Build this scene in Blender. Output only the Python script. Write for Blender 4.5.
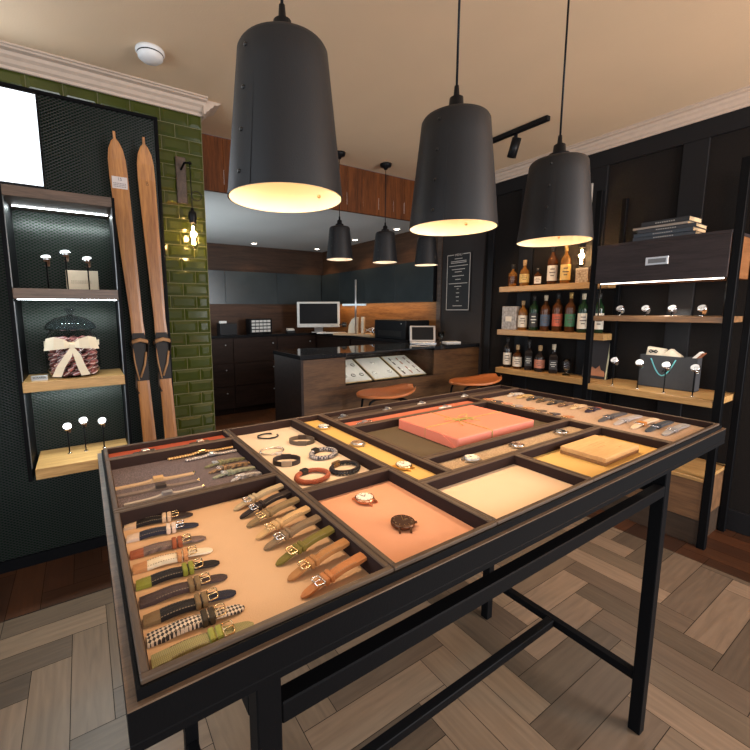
import bpy, bmesh, math, random
from mathutils import Vector, Matrix
R = math.radians
PI = math.pi
rnd = random.Random(7)
scn = bpy.context.scene
C = scn.collection
for o in list(bpy.data.objects):
    bpy.data.objects.remove(o)

# ------------------------------------------------------------------ camera
fpx, pcx, pcy = 405.95, 344.54, 363.61
yaw, pit, rol = R(57.2375), R(-7.5639), R(-.1812)
fw = Vector((math.cos(pit)*math.cos(yaw), math.cos(pit)*math.sin(yaw), math.sin(pit)))
rt = Vector((math.sin(yaw), -math.cos(yaw), 0)); up = rt.cross(fw)
r2 = rt*math.cos(rol)+up*math.sin(rol); u2 = r2.cross(fw)
cd = bpy.data.cameras.new('camera'); cam = bpy.data.objects.new('camera', cd); C.objects.link(cam)
m = Matrix.Identity(4)
for i in range(3):
    m[i][0] = r2[i]; m[i][1] = u2[i]; m[i][2] = -fw[i]
m[0][3], m[1][3], m[2][3] = 0, 0, 1.349
cam.matrix_world = m
cd.sensor_width = 36; cd.lens = 36*fpx/750
cd.shift_x = (375-pcx)/750; cd.shift_y = (pcy-375)/750
cd.clip_start = .02
scn.camera = cam

# ------------------------------------------------------------------ world, exposure
scn.view_settings.view_transform = 'Standard'
scn.view_settings.look = 'None'
scn.view_settings.gamma = 1
scn.view_settings.use_curve_mapping = False
scn.view_settings.exposure = 0.35
w = bpy.data.worlds.new('world'); scn.world = w; w.use_nodes = True
w.node_tree.nodes['Background'].inputs[0].default_value = (.55, .68, .9, 1)
w.node_tree.nodes['Background'].inputs[1].default_value = .15

WARM = (1.0, .69, .42)
COOL = (.84, .97, .97)
P_PEND = 13      # bulbs in the big pendants
P_SMALL = 7
def area(name, loc, direction, sx, sy, power, col, spread=180):
    l = bpy.data.lights.new(name, 'AREA'); l.shape = 'RECTANGLE'; l.size = sx; l.size_y = sy
    l.energy = power; l.color = col; l.spread = R(spread)
    o = bpy.data.objects.new(name, l); C.objects.link(o); o.location = loc
    o.rotation_euler = Vector(direction).to_track_quat('-Z', 'Y').to_euler()
    return o
def point(name, loc, power, col, rad=.03):
    l = bpy.data.lights.new(name, 'POINT'); l.energy = power; l.color = col; l.shadow_soft_size = rad
    o = bpy.data.objects.new(name, l); C.objects.link(o); o.location = loc
    return o
def spot(name, loc, direction, power, col, ang=60, rad=.03, blend=.6):
    l = bpy.data.lights.new(name, 'SPOT'); l.energy = power; l.color = col; l.spot_size = R(ang)
    l.spot_blend = blend; l.shadow_soft_size = rad
    o = bpy.data.objects.new(name, l); C.objects.link(o); o.location = loc
    o.rotation_euler = Vector(direction).to_track_quat('-Z', 'Y').to_euler()
    return o
# daylight through the shop windows behind the camera
area('daylight_west', (-2.12, .6, 1.45), (1, .05, -.1), 2.2, 1.7, 48, (.74, .87, 1))
area('daylight_south', (.3, -1.92, 1.45), (.3, 1, -.5), 1.3, 1.7, 30, (.92, .96, 1))
area('daylight_shop_door', (2.6, -1.92, 1.35), (-.1, 1, -.5), 1.2, 1.9, 125, (.93, .96, 1))
area('daylight_back_room', (.56, 4.3, 1.5), (1, .05, .25), 1.6, 1.1, 19, (.84, .94, 1))
point('fill_behind_right', (2.5, -.7, 1.75), 36, (1, .50, .19), .12)  # unseen fill light, added to give the ceiling its warm glow
point('fill_behind_left', (-.6, -1.2, 1.8), 9, (1, .70, .46), .12)  # second unseen fill, weaker, added for the ceiling on the left
area('under_cabinet_right', (3.14, 4.3, 1.425), (.3, 0, -1), 2.0, .03, 2.5, (1, .62, .30)).rotation_euler[2] += R(0)
area('under_cabinet_rear', (2.2, 5.56, 1.425), (0, .3, -1), 1.6, .03, .35, (1, .62, .32))

# ------------------------------------------------------------------ helpers
class M:
    def __init__(s): s.bm = bmesh.new(); s.mi = 0
    def _f(s, vs, smooth=False, mi=None):
        try: f = s.bm.faces.new(vs)
        except ValueError: return None
        f.smooth = smooth; f.material_index = s.mi if mi is None else mi
        return f
    def box(s, a, b, mat=None, mi=None):
        x0, y0, z0 = a; x1, y1, z1 = b
        if x0 > x1: x0, x1 = x1, x0
        if y0 > y1: y0, y1 = y1, y0
        if z0 > z1: z0, z1 = z1, z0
        P = [Vector(p) for p in ((x0,y0,z0),(x1,y0,z0),(x1,y1,z0),(x0,y1,z0),(x0,y0,z1),(x1,y0,z1),(x1,y1,z1),(x0,y1,z1))]
        if mat is not None: P = [mat @ p for p in P]
        v = [s.bm.verts.new(p) for p in P]
        for q in ((3,2,1,0),(4,5,6,7),(0,1,5,4),(1,2,6,5),(2,3,7,6),(3,0,4,7)):
            s._f([v[i] for i in q], mi=mi)
        return s
    def prism(s, pts, z0, z1, mat=None, mi=None, smooth=False):
        A = [Vector((p[0], p[1], z0)) for p in pts]; B = [Vector((p[0], p[1], z1)) for p in pts]
        if mat is not None: A = [mat @ p for p in A]; B = [mat @ p for p in B]
        a = [s.bm.verts.new(p) for p in A]; b = [s.bm.verts.new(p) for p in B]
        n = len(pts)
        s._f(a[::-1], mi=mi); s._f(b, mi=mi)
        for i in range(n): s._f([a[i], a[(i+1) % n], b[(i+1) % n], b[i]], smooth, mi)
        return s
    def lathe(s, prof, n=24, org=(0,0,0), mat=None, mi=None, smooth=True):
        rings = []
        for r, z in prof:
            if r < 1e-6:
                p = Vector((0,0,z))+Vector(org)
                rings.append([s.bm.verts.new(mat @ p if mat is not None else p)])
            else:
                L = []
                for k in range(n):
                    p = Vector((r*math.cos(2*PI*k/n), r*math.sin(2*PI*k/n), z))+Vector(org)
                    L.append(s.bm.verts.new(mat @ p if mat is not None else p))
                rings.append(L)
        for A, B in zip(rings, rings[1:]):
            for k in range(n):
                k2 = (k+1) % n
                if len(A) == 1 and len(B) == 1: continue
                if len(A) == 1: s._f([A[0], B[k2], B[k]][::-1], smooth, mi)
                elif len(B) == 1: s._f([A[k], A[k2], B[0]], smooth, mi)
                else: s._f([A[k], A[k2], B[k2], B[k]], smooth, mi)
        return s
    def tube(s, pts, r, n=8, closed=False, mi=None, caps=True, flat=None):
        pts = [Vector(p) for p in pts]; N = len(pts); rings = []
        ref = None
        for i, p in enumerate(pts):
            if closed: t = pts[(i+1) % N]-pts[(i-1) % N]
            else: t = pts[min(i+1, N-1)]-pts[max(i-1, 0)]
            if t.length < 1e-9: t = Vector((0,0,1))
            t.normalize()
            if ref is None:
                ref = Vector((0,0,1)) if abs(t.z) < .9 else Vector((1,0,0))
            a = (ref - t*ref.dot(t))
            if a.length < 1e-6: a = t.orthogonal()
            a.normalize(); ref = a
            b = t.cross(a)
            rr = r[i] if isinstance(r, (list, tuple)) else r
            fa = flat if flat else 1
            rings.append([s.bm.verts.new(p+a*math.cos(2*PI*k/n)*rr*fa+b*math.sin(2*PI*k/n)*rr) for k in range(n)])
        M_ = N if closed else N-1
        for i in range(M_):
            A = rings[i]; B = rings[(i+1) % N]
            off = 0
            if closed and i == N-1:
                off = min(range(n), key=lambda o: (A[0].co-B[o].co).length)
            for k in range(n):
                s._f([A[k], A[(k+1) % n], B[(k+1+off) % n], B[(k+off) % n]], True, mi)
        if not closed and caps:
            s._f(rings[0][::-1], mi=mi); s._f(rings[-1], mi=mi)
        return s
    def bar(s, a, b, wx, wy, mi=None):
        a = Vector(a); b = Vector(b); d = b-a
        q = d.to_track_quat('Z', 'Y').to_matrix().to_4x4(); q.translation = a
        return s.box((-wx/2, -wy/2, 0), (wx/2, wy/2, d.length), q, mi)
    def strip(s, secs, mi=None, smooth=True):
        """loft of 4-point sections"""
        rings = [[s.bm.verts.new(Vector(p)) for p in sec] for sec in secs]
        n = len(secs[0])
        for A, B in zip(rings, rings[1:]):
            for k in range(n): s._f([A[k], A[(k+1) % n], B[(k+1) % n], B[k]], smooth and False, mi)
        s._f(rings[0][::-1], mi=mi); s._f(rings[-1], mi=mi)
        return s
    def build(s, name, mats, parent=None, bevel=0, seg=1, loc=None, subs=0):
        bmesh.ops.recalc_face_normals(s.bm, faces=s.bm.faces)
        me = bpy.data.meshes.new(name); s.bm.to_mesh(me); s.bm.free()
        if not isinstance(mats, (list, tuple)): mats = [mats]
        for mm in mats: me.materials.append(mm)
        o = bpy.data.objects.new(name, me); C.objects.link(o)
        if parent: o.parent = parent
        if loc: o.location = loc
        if bevel:
            bv = o.modifiers.new('bevel', 'BEVEL'); bv.width = bevel; bv.segments = seg; bv.limit_method = 'ANGLE'; bv.angle_limit = R(40)
        if subs:
            sb = o.modifiers.new('sub', 'SUBSURF'); sb.levels = subs; sb.render_levels = subs
        return o
def tag(o, label, cat, group=None, kind=None):
    o['label'] = label; o['category'] = cat
    if group: o['group'] = group
    if kind: o['kind'] = kind
    return o
def thing(name, label, cat, loc=(0,0,0), rz=0, group=None):
    o = bpy.data.objects.new(name, None); C.objects.link(o); o.location = loc; o.rotation_euler = (0,0,rz)
    o.empty_display_size = .05
    return tag(o, label, cat, group)
def struct(o): o['kind'] = 'structure'; return o
def dup(root, loc, rz=None, label=None, group=None, scale=None):
    r = root.copy(); C.objects.link(r); r.location = loc
    if rz is not None: r.rotation_euler = (0,0,rz)
    if label: r['label'] = label
    if group: r['group'] = group
    if scale: r.scale = scale
    for ch in list(root.children):
        c = ch.copy(); C.objects.link(c); c.parent = r
        for g in list(ch.children):
            d = g.copy(); C.objects.link(d); d.parent = c
    return r

# ------------------------------------------------------------------ materials
def newmat(name):
    mt = bpy.data.materials.new(name); mt.use_nodes = True
    nt = mt.node_tree; return mt, nt, nt.nodes['Principled BSDF']
def pmat(name, col, rough=.5, metal=0, bump=0, bscale=200, var=.12, vscale=30, coat=0, emis=None, estr=0, trans=0, ior=1.45, spec=.5):
    mt, nt, b = newmat(name)
    N = nt.nodes; L = nt.links
    b.inputs['Roughness'].default_value = rough; b.inputs['Metallic'].default_value = metal
    b.inputs['Coat Weight'].default_value = coat; b.inputs['Transmission Weight'].default_value = trans
    b.inputs['IOR'].default_value = ior; b.inputs['Specular IOR Level'].default_value = spec
    tc = N.new('ShaderNodeTexCoord')
    nz = N.new('ShaderNodeTexNoise'); nz.inputs['Scale'].default_value = vscale; nz.inputs['Detail'].default_value = 4
    L.new(tc.outputs['Object'], nz.inputs['Vector'])
    mx = N.new('ShaderNodeMix'); mx.data_type = 'RGBA'
    c = Vector(col[:3])
    mx.inputs[6].default_value = (*(c*(1-var)), 1); mx.inputs[7].default_value = (*[min(1, q) for q in c*(1+var)], 1)
    L.new(nz.outputs['Fac'], mx.inputs[0]); L.new(mx.outputs[2], b.inputs['Base Color'])
    if bump:
        n2 = N.new('ShaderNodeTexNoise'); n2.inputs['Scale'].default_value = bscale; n2.inputs['Detail'].default_value = 3
        L.new(tc.outputs['Object'], n2.inputs['Vector'])
        bp = N.new('ShaderNodeBump'); bp.inputs['Strength'].default_value = bump; bp.inputs['Distance'].default_value = .002
        L.new(n2.outputs['Fac'], bp.inputs['Height']); L.new(bp.outputs['Normal'], b.inputs['Normal'])
    if emis:
        b.inputs['Emission Color'].default_value = (*emis, 1); b.inputs['Emission Strength'].default_value = estr
    return mt
def wood(name, c1, c2, axis='X', scale=6, rough=.4, stretch=12, coat=0, bump=.15, spec=.5):
    mt, nt, b = newmat(name); N = nt.nodes; L = nt.links
    b.inputs['Roughness'].default_value = rough; b.inputs['Coat Weight'].default_value = coat
    b.inputs['Specular IOR Level'].default_value = spec
    tc = N.new('ShaderNodeTexCoord'); mp = N.new('ShaderNodeMapping')
    sc = [scale*stretch/3.]*3; sc['XYZ'.index(axis)] = scale/3.
    mp.inputs['Scale'].default_value = sc
    L.new(tc.outputs['Object'], mp.inputs['Vector'])
    n1 = N.new('ShaderNodeTexNoise'); n1.inputs['Scale'].default_value = 1; n1.inputs['Detail'].default_value = 6; n1.inputs['Distortion'].default_value = .9
    L.new(mp.outputs['Vector'], n1.inputs['Vector'])
    n2 = N.new('ShaderNodeTexNoise'); n2.inputs['Scale'].default_value = 7; n2.inputs['Detail'].default_value = 3
    L.new(mp.outputs['Vector'], n2.inputs['Vector'])
    mul = N.new('ShaderNodeMath'); mul.operation = 'MULTIPLY_ADD'; mul.inputs[1].default_value = .45; 
    L.new(n2.outputs['Fac'], mul.inputs[0])
    ml = N.new('ShaderNodeMath'); ml.operation = 'MULTIPLY'; ml.inputs[1].default_value = .75
    L.new(n1.outputs['Fac'], ml.inputs[0]); L.new(ml.outputs[0], mul.inputs[2])
    cr = N.new('ShaderNodeValToRGB'); cr.color_ramp.elements[0].position = .38; cr.color_ramp.elements[1].position = .74
    cr.color_ramp.elements[0].color = (*c2, 1); cr.color_ramp.elements[1].color = (*c1, 1)
    L.new(mul.outputs[0], cr.inputs[0]); L.new(cr.outputs[0], b.inputs['Base Color'])
    bp = N.new('ShaderNodeBump'); bp.inputs['Strength'].default_value = bump; bp.inputs['Distance'].default_value = .002
    L.new(mul.outputs[0], bp.inputs['Height']); L.new(bp.outputs['Normal'], b.inputs['Normal'])
    return mt
def emit(name, col, st):
    mt, nt, b = newmat(name)
    b.inputs['Base Color'].default_value = (*col, 1); b.inputs['Emission Color'].default_value = (*col, 1); b.inputs['Emission Strength'].default_value = st
    return mt
def weave(name, c1, c2, scale=300, rough=.8):
    mt, nt, b = newmat(name); N = nt.nodes; L = nt.links
    b.inputs['Roughness'].default_value = rough
    tc = N.new('ShaderNodeTexCoord'); vo = N.new('ShaderNodeTexVoronoi'); vo.inputs['Scale'].default_value = scale
    L.new(tc.outputs['Object'], vo.inputs['Vector'])
    mx = N.new('ShaderNodeMix'); mx.data_type = 'RGBA'; mx.inputs[6].default_value = (*c1, 1); mx.inputs[7].default_value = (*c2, 1)
    L.new(vo.outputs['Distance'], mx.inputs[0]); L.new(mx.outputs[2], b.inputs['Base Color'])
    bp = N.new('ShaderNodeBump'); bp.inputs['Strength'].default_value = .5; bp.inputs['Distance'].default_value = .001
    L.new(vo.outputs['Distance'], bp.inputs['Height']); L.new(bp.outputs['Normal'], b.inputs['Normal'])
    return mt
def checker(name, c1, c2, sx, sy, rough=.6):
    mt, nt, b = newmat(name); N = nt.nodes; L = nt.links
    b.inputs['Roughness'].default_value = rough
    tc = N.new('ShaderNodeTexCoord'); mp = N.new('ShaderNodeMapping'); mp.inputs['Scale'].default_value = (sx, sy, 0)
    mp.inputs['Rotation'].default_value = (0, 0, R(38))
    ck = N.new('ShaderNodeTexChecker'); ck.inputs['Scale'].default_value = 1
    ck.inputs[1].default_value = (*c1, 1); ck.inputs[2].default_value = (*c2, 1)
    L.new(tc.outputs['Object'], mp.inputs['Vector']); L.new(mp.outputs['Vector'], ck.inputs['Vector']); L.new(ck.outputs[0], b.inputs['Base Color'])
    return mt

black = pmat('black_steel', (.0035, .0035, .004), .5, .0, .1, 300, spec=.08)
frame_m = wood('tray_walnut', (.090, .054, .030), (.038, .022, .013), 'X', 20, .5)
frame_y = wood('tray_walnut_cross', (.090, .054, .030), (.038, .022, .013), 'Y', 20, .5)
oak = wood('oak', (.54, .31, .115), (.30, .155, .05), 'X', 9, .35)
oak_y = wood('oak_along_wall', (.54, .31, .115), (.30, .155, .05), 'Y', 9, .35)
chrome = pmat('chrome', (.8, .8, .82), .15, 1, 0, var=.03)
gold = pmat('gold_metal', (.85, .62, .33), .2, 1, 0, var=.05)
cream_p = pmat('white_plastic', (.72, .70, .66), .4)
wmetal = pmat('aluminium', (.62, .62, .63), .3, .9)
darkm = pmat('dark_plastic', (.006, .006, .007), .4, spec=.2)
glassm = pmat('clear_glass', (.95, .97, .97), .02, 0, 0, var=.01, trans=1, ior=1.45)
walnut = wood('dark_walnut', (.10, .062, .042), (.035, .02, .014), 'Y', 7, .38)

# ================================================================== SETTING
# --- floor: herringbone boards
mt, nt, b = newmat('oak_boards'); N = nt.nodes; L = nt.links
tc = N.new('ShaderNodeUVMap'); tc.uv_map = 'UVMap'
mp = N.new('ShaderNodeMapping'); mp.inputs['Scale'].default_value = (3.2, 30, 1)
L.new(tc.outputs[0], mp.inputs[0])
n1 = N.new('ShaderNodeTexNoise'); n1.inputs['Scale'].default_value = 1; n1.inputs['Detail'].default_value = 7; n1.inputs['Distortion'].default_value = 1.6
L.new(mp.outputs[0], n1.inputs['Vector'])
wv = N.new('ShaderNodeTexWave'); wv.inputs['Scale'].default_value = .9; wv.inputs['Distortion'].default_value = 7; wv.inputs['Detail'].default_value = 3; wv.bands_direction = 'Y'
mp2 = N.new('ShaderNodeMapping'); mp2.inputs['Scale'].default_value = (1.6, 13, 1)
L.new(tc.outputs[0], mp2.inputs[0]); L.new(mp2.outputs[0], wv.inputs['Vector'])
at = N.new('ShaderNodeAttribute'); at.attribute_name = 'tone'
cr = N.new('ShaderNodeValToRGB'); e = cr.color_ramp.elements
e[0].position = .25; e[0].color = (.30, .30, .30, 1); e[1].position = .75; e[1].color = (1.0, 1.0, 1.0, 1)
ad = N.new('ShaderNodeMath'); ad.operation = 'MULTIPLY_ADD'; ad.inputs[1].default_value = .10
ml = N.new('ShaderNodeMath'); ml.operation = 'MULTIPLY'; ml.inputs[1].default_value = .92
L.new(n1.outputs['Fac'], ml.inputs[0]); L.new(wv.outputs['Fac'], ad.inputs[0]); L.new(ml.outputs[0], ad.inputs[2])
L.new(ad.outputs[0], cr.inputs[0])
mx = N.new('ShaderNodeMix'); mx.data_type = 'RGBA'; mx.blend_type = 'MULTIPLY'; mx.inputs[0].default_value = .5
L.new(at.outputs['Color'], mx.inputs[6]); L.new(cr.outputs[0], mx.inputs[7]); L.new(mx.outputs[2], b.inputs['Base Color'])
b.inputs['Roughness'].default_value = .42
bpn = N.new('ShaderNodeBump'); bpn.inputs['Strength'].default_value = .25; bpn.inputs['Distance'].default_value = .002
L.new(ad.outputs[0], bpn.inputs['Height']); L.new(bpn.outputs['Normal'], b.inputs['Normal'])
floor_m = mt
grout = pmat('board_gap', (.02, .014, .01), .9)
bm = bmesh.new(); uvl = bm.loops.layers.uv.new('UVMap'); cl = bm.loops.layers.color.new('tone')
FX0, FX1, FY0, FY1 = -2.2, 3.27, -2.0, 5.69
W_ = .1265
def board(x0, y0, x1, y1, alongx):
    g = .0012
    cxm, cym = (x0+x1)/2, (y0+y1)/2
    x0 = max(x0+g, FX0); x1 = min(x1-g, FX1); y0 = max(y0+g, FY0); y1 = min(y1-g, FY1)
    if x1-x0 < .004 or y1-y0 < .004: return
    # the border along the walls is coloured browner
    parts = [(x0, y0, x1, y1)]
    def cut(ps, ax, v):
        out = []
        for p in ps:
            if p[ax] < v-.003 and p[ax+2] > v+.003:
                a = list(p); c = list(p); a[ax+2] = v-g; c[ax] = v+g; out += [tuple(a), tuple(c)]
            else: out.append(p)
        return out
    parts = cut(cut(cut(parts, 0, 2.69), 1, 2.165), 1, 2.625)
    ou, ov = rnd.random()*20, rnd.random()*20
    k = rnd.uniform(.72, 1.18)
    for p in parts:
        if p[2]-p[0] < .004 or p[3]-p[1] < .004: continue
        mid = ((p[0]+p[2])/2, (p[1]+p[3])/2)
        if mid[1] > 2.62: col = Vector((.40, .23, .12))*k
        elif mid[0] > 2.69 or mid[1] > 2.165: col = Vector((.26, .145, .075))*k
        else: col = Vector((.45, .37, .295))*k
        z = 0
        vs = [bm.verts.new(q) for q in ((p[0],p[1],z),(p[2],p[1],z),(p[2],p[3],z),(p[0],p[3],z))]
        f = bm.faces.new(vs); f.material_index = 0
        for lp in f.loops:
            x, y = lp.vert.co.x, lp.vert.co.y
            lp[uvl].uv = (x+ou, y+ov) if alongx else (y+ou, -x+ov)
            lp[cl] = (*col, 1)
x00, y00 = -.636, 1.79
for j in range(-34, 36):
    for k in range(-6, 8):
        i = j+8*k
        xa, ya = x00+W_*i, y00+W_*j
        board(xa, ya, xa+4*W_, ya+W_, True)
for c in range(-16, 36):
    for k in range(-8, 8):
        r = c-7+8*k
        xa, ya = x00+W_*c, y00+W_*r
        board(xa, ya, xa+W_, ya+4*W_, False)
vs = [bm.verts.new(q) for q in ((FX0,FY0,-.002),(FX1,FY0,-.002),(FX1,FY1,-.002),(FX0,FY1,-.002))]
f = bm.faces.new(vs); f.material_index = 1
vs = [bm.verts.new(q) for q in ((FX0,FY0,-.05),(FX1,FY0,-.05),(FX1,FY1,-.05),(FX0,FY1,-.05))]
f = bm.faces.new(vs[::-1]); f.material_index = 1
me = bpy.data.meshes.new('floor'); bm.to_mesh(me); bm.free(); me.materials.append(floor_m); me.materials.append(grout)
o = bpy.data.objects.new('floor', me); C.objects.link(o); struct(o)

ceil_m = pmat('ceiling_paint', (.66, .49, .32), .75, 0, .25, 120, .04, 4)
H = 2.556
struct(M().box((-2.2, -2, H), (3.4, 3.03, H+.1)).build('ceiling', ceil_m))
bceil = pmat('back_ceiling_paint', (.70, .71, .69), .3, 0, 0, 60, .12, 1.5)
struct(M().box((.4, 3.03, 2.24), (3.4, 5.8, 2.34)).build('ceiling', bceil))
# walls
felt = pmat('charcoal_felt_panel', (.014, .012, .011), .9, 0, .6, 250, .35, 140, spec=.08)
felt_d = pmat('charcoal_panel_frame', (.0055, .005, .0058), .6, 0, .1, 200, .1, spec=.3)
struct(M().box((3.27, -2, 0), (3.4, 5.69, H)).build('wall_right', felt))
# raised pilaster strips and rails of the right wall panelling
strip_bm = M()
for y in (.41, 1.055, 1.62, 2.17):
    strip_bm.box((3.252, y-.065, .13), (3.275, y+.065, 2.37))
strip_bm.box((3.252, -2, 2.37), (3.275, 2.6, 2.49))
struct(strip_bm.build('trim_1', felt_d, bevel=.002))
struct(M().box((3.245, -2, 0), (3.272, 2.6, .13)).build('baseboard_right', felt_d, bevel=.003))
struct(M().box((3.25, 2.50, .0), (3.275, 2.56, 2.49)).build('trim_2', felt_d, bevel=.002))
brownfelt = pmat('brown_speckled_wallcovering', (.022, .016, .014), .7, 0, .5, 300, .4, 180)
struct(M().box((3.245, 2.60, 0), (3.272, 3.15, 2.24)).build('trim_3', brownfelt))
struct(M().box((3.235, 3.13, 0), (3.272, 3.19, 2.24)).build('trim_4', walnut))
plaster = pmat('dark_plaster', (.10, .095, .09), .7)
struct(M().box((-2.3, -2, 0), (-2.2, -.5, H)).box((-2.3, 1.7, 0), (-2.2, 2.72, H)).box((-2.3, -.5, 0), (-2.2, 1.7, .6)).box((-2.3, -.5, 2.3), (-2.2, 1.7, H)).build('wall_west', plaster))
struct(M().box((-2.3, -2.1, 0), (-.4, -2, H)).box((1.0, -2.1, 0), (2.0, -2, H)).box((3.2, -2.1, 0), (3.4, -2, H)).box((2.0, -2.1, 2.3), (3.2, -2, H)).box((-.4, -2.1, 0), (1.0, -2, .6)).box((-.4, -2.1, 2.3), (1.0, -2, H)).build('wall_front', plaster))

# green bevelled tiles of the left wall (brick bond), grout behind
tile_m = pmat('green_glazed_tile', (.040, .050, .006), .14, 0, .15, 25, .35, 6, coat=.5)
grout_m = pmat('tile_grout', (.16, .15, .07), .8)
tb = M(); tb.mi = 1
tb.box((-2.2, 2.625, 0), (.683, 2.72, H)); tb.mi = 0
tw, th = .150, .075
row = 0; z = .01
while z < 2.49:
    x = .681+(0 if row % 2 else tw/2)
    while x > -1.3:
        x1 = min(x, .681)-.002; x0 = x-tw+.002; x -= tw
        if x1-x0 < .02: continue
        z0, z1 = z+.002, z+th-.002
        bvx = .016; yb, yf = 2.6255, 2.6165
        o8 = [(x0, z0), (x1, z0), (x1, z1), (x0, z1)]; i8 = [(x0+bvx, z0+bvx), (x1-bvx, z0+bvx), (x1-bvx, z1-bvx), (x0+bvx, z1-bvx)]
        a = [tb.bm.verts.new((p[0], yb, p[1])) for p in o8]; a2 = [tb.bm.verts.new((p[0], yb-.003, p[1])) for p in o8]
        c_ = [tb.bm.verts.new((p[0], yf, p[1])) for p in i8]
        for q in range(4):
            tb._f([a[q], a[(q+1) % 4], a2[(q+1) % 4], a2[q]]); tb._f([a2[q], a2[(q+1) % 4], c_[(q+1) % 4], c_[q]])
        tb._f(c_)
    z += th; row += 1
struct(tb.build('wall_left', [tile_m, grout_m]))

# cornices
corn_m = pmat('cornice_plaster', (.52, .40, .31), .6)
prof = [(0, 0), (.012, 0), (.016, .012), (.03, .02), (.04, .035), (.055, .045), (.062, .058), (.085, .062), (.09, .068), (.1, .07), (.1, .077), (0, .077)]
cb = M()
secs = []
for x in (-2.2, .70): secs.append([(x, 2.617-p[0]+(0), 2.479+p[1]) for p in prof])
cb.strip(secs)
struct(cb.build('trim_5', corn_m))
cb = M()   # return of the cornice round the end of the tiled wall
secs = [[(.683+p[0]*1.0, y, 2.479+p[1]) for p in prof] for y in (2.56, 2.72)]
cb.strip(secs)
struct(cb.build('trim_6', corn_m))
cb = M()
secs = [[(3.255-p[0], y, 2.479+p[1]) for p in prof] for y in (-2, 3.03)]
cb.strip(secs)
struct(cb.build('trim_7', corn_m))

# opening to the back room: plank bulkhead
plank = wood('reclaimed_plank', (.15, .046, .012), (.045, .014, .005), 'Z', 5, .6, spec=.15)
bk = M(); x = .5
while x < 3.26:
    wd = rnd.choice((.13, .15, .17)); bk.box((x+.001, 3.03-rnd.random()*.004, 2.187), (min(x+wd, 3.268)-.001, 3.06, H-.002)); x += wd
struct(bk.build('trim_8', plank, bevel=.001))
struct(M().box((.4, 3.06, 2.19), (3.27, 3.1, H)).build('trim_9', bceil))
# back room walls
struct(M().box((.4, 5.69, 0), (3.4, 5.8, 2.34)).build('wall_rear', walnut))
struct(M().box((.4, 2.72, 0), (.5, 5.69, 2.5)).build('wall_side', plaster))
splash = wood('back_room_oak_panel', (.28, .125, .040), (.11, .045, .016), 'Y', 6, .45, spec=.3)
splash_d = wood('back_room_dark_panel', (.085, .040, .020), (.035, .016, .009), 'Y', 6, .45, spec=.3)
splash_x = wood('back_room_oak_panel_x', (.062, .030, .016), (.026, .012, .007), 'X', 6, .5, spec=.25)
struct(M().box((3.245, 3.19, 1.0), (3.269, 5.69, 1.43)).build('trim_10', splash))
struct(M().box((3.245, 3.19, 1.88), (3.269, 5.69, 2.24)).build('trim_12', splash_d))
struct(M().box((.5, 5.665, 1.0), (3.245, 5.689, 1.43)).box((.5, 5.665, 1.88), (3.245, 5.689, 2.24)).build('trim_11', splash_x))

# ================================================================== DISPLAY TABLE
t = thing('display_table', 'long black steel display table with lift-out trays set into its top', 'table', (0, 0, 0))
X0, X1, Y0, Y1 = .008, 1.555, .363, 1.128
wood_led = wood('table_edge_wood', (.16, .10, .06), (.075, .045, .028), 'X', 20, .32)
m_ = M()
m_.box((X0, Y0, .9675), (X1, .371, 1.001)).box((X0, 1.1115, .967), (X1, Y1, 1.001)).box((X0, .371, .967), (.0195, 1.1115, 1.001)).box((1.5315, .371, .967), (X1, 1.1115, 1.001))
m_.box((X0, Y0, .957), (X1, Y1, .9675))
m_.build('apron', black, t, bevel=.001)
m_ = M()
m_.box((X0, Y0, 1.001), (X1, .371, 1.003)).box((X0, 1.1115, 1.001), (X1, Y1, 1.003)).box((X0, .371, 1.001), (.0195, 1.1115, 1.003)).box((1.5315, .371, 1.001), (X1, 1.1115, 1.003))
m_.build('rim', wood_led, t)
m_ = M()
m_.box((.0165, .3685, 1.003), (1.5345, .3718, 1.0145)).box((.0165, 1.1112, 1.003), (1.5345, 1.1145, 1.0145)).box((.0165, .3718, 1.003), (.0198, 1.1112, 1.0145)).box((1.5312, .3718, 1.003), (1.5345, 1.1112, 1.0145))
m_.build('upstand', black, t)
lw = .034
for lx in (.167, 1.41):
    for ly in (.457, 1.037):
        M().box((lx-lw/2, ly-lw/2, 0), (lx+lw/2, ly+lw/2, .957)).build('leg', black, t, bevel=.002)
for ly in (.457, 1.037):
    M().box((.167+lw/2, ly-lw/2, .804), (1.41-lw/2, ly+.010, .836)).build('rail', black, t, bevel=.002)
for lx in (.167, 1.41):
    M().box((lx-lw/2, .457+lw/2, .804), (lx+lw/2, 1.037-lw/2, .836)).build('rail', black, t, bevel=.002)
    M().box((lx-.014, .457+lw/2, .172), (lx+.014, 1.037-lw/2, .2)).build('stretcher', black, t, bevel=.002)
M().box((.181, .733, .172), (1.396, .761, .2)).build('stretcher', black, t, bevel=.002)

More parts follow.
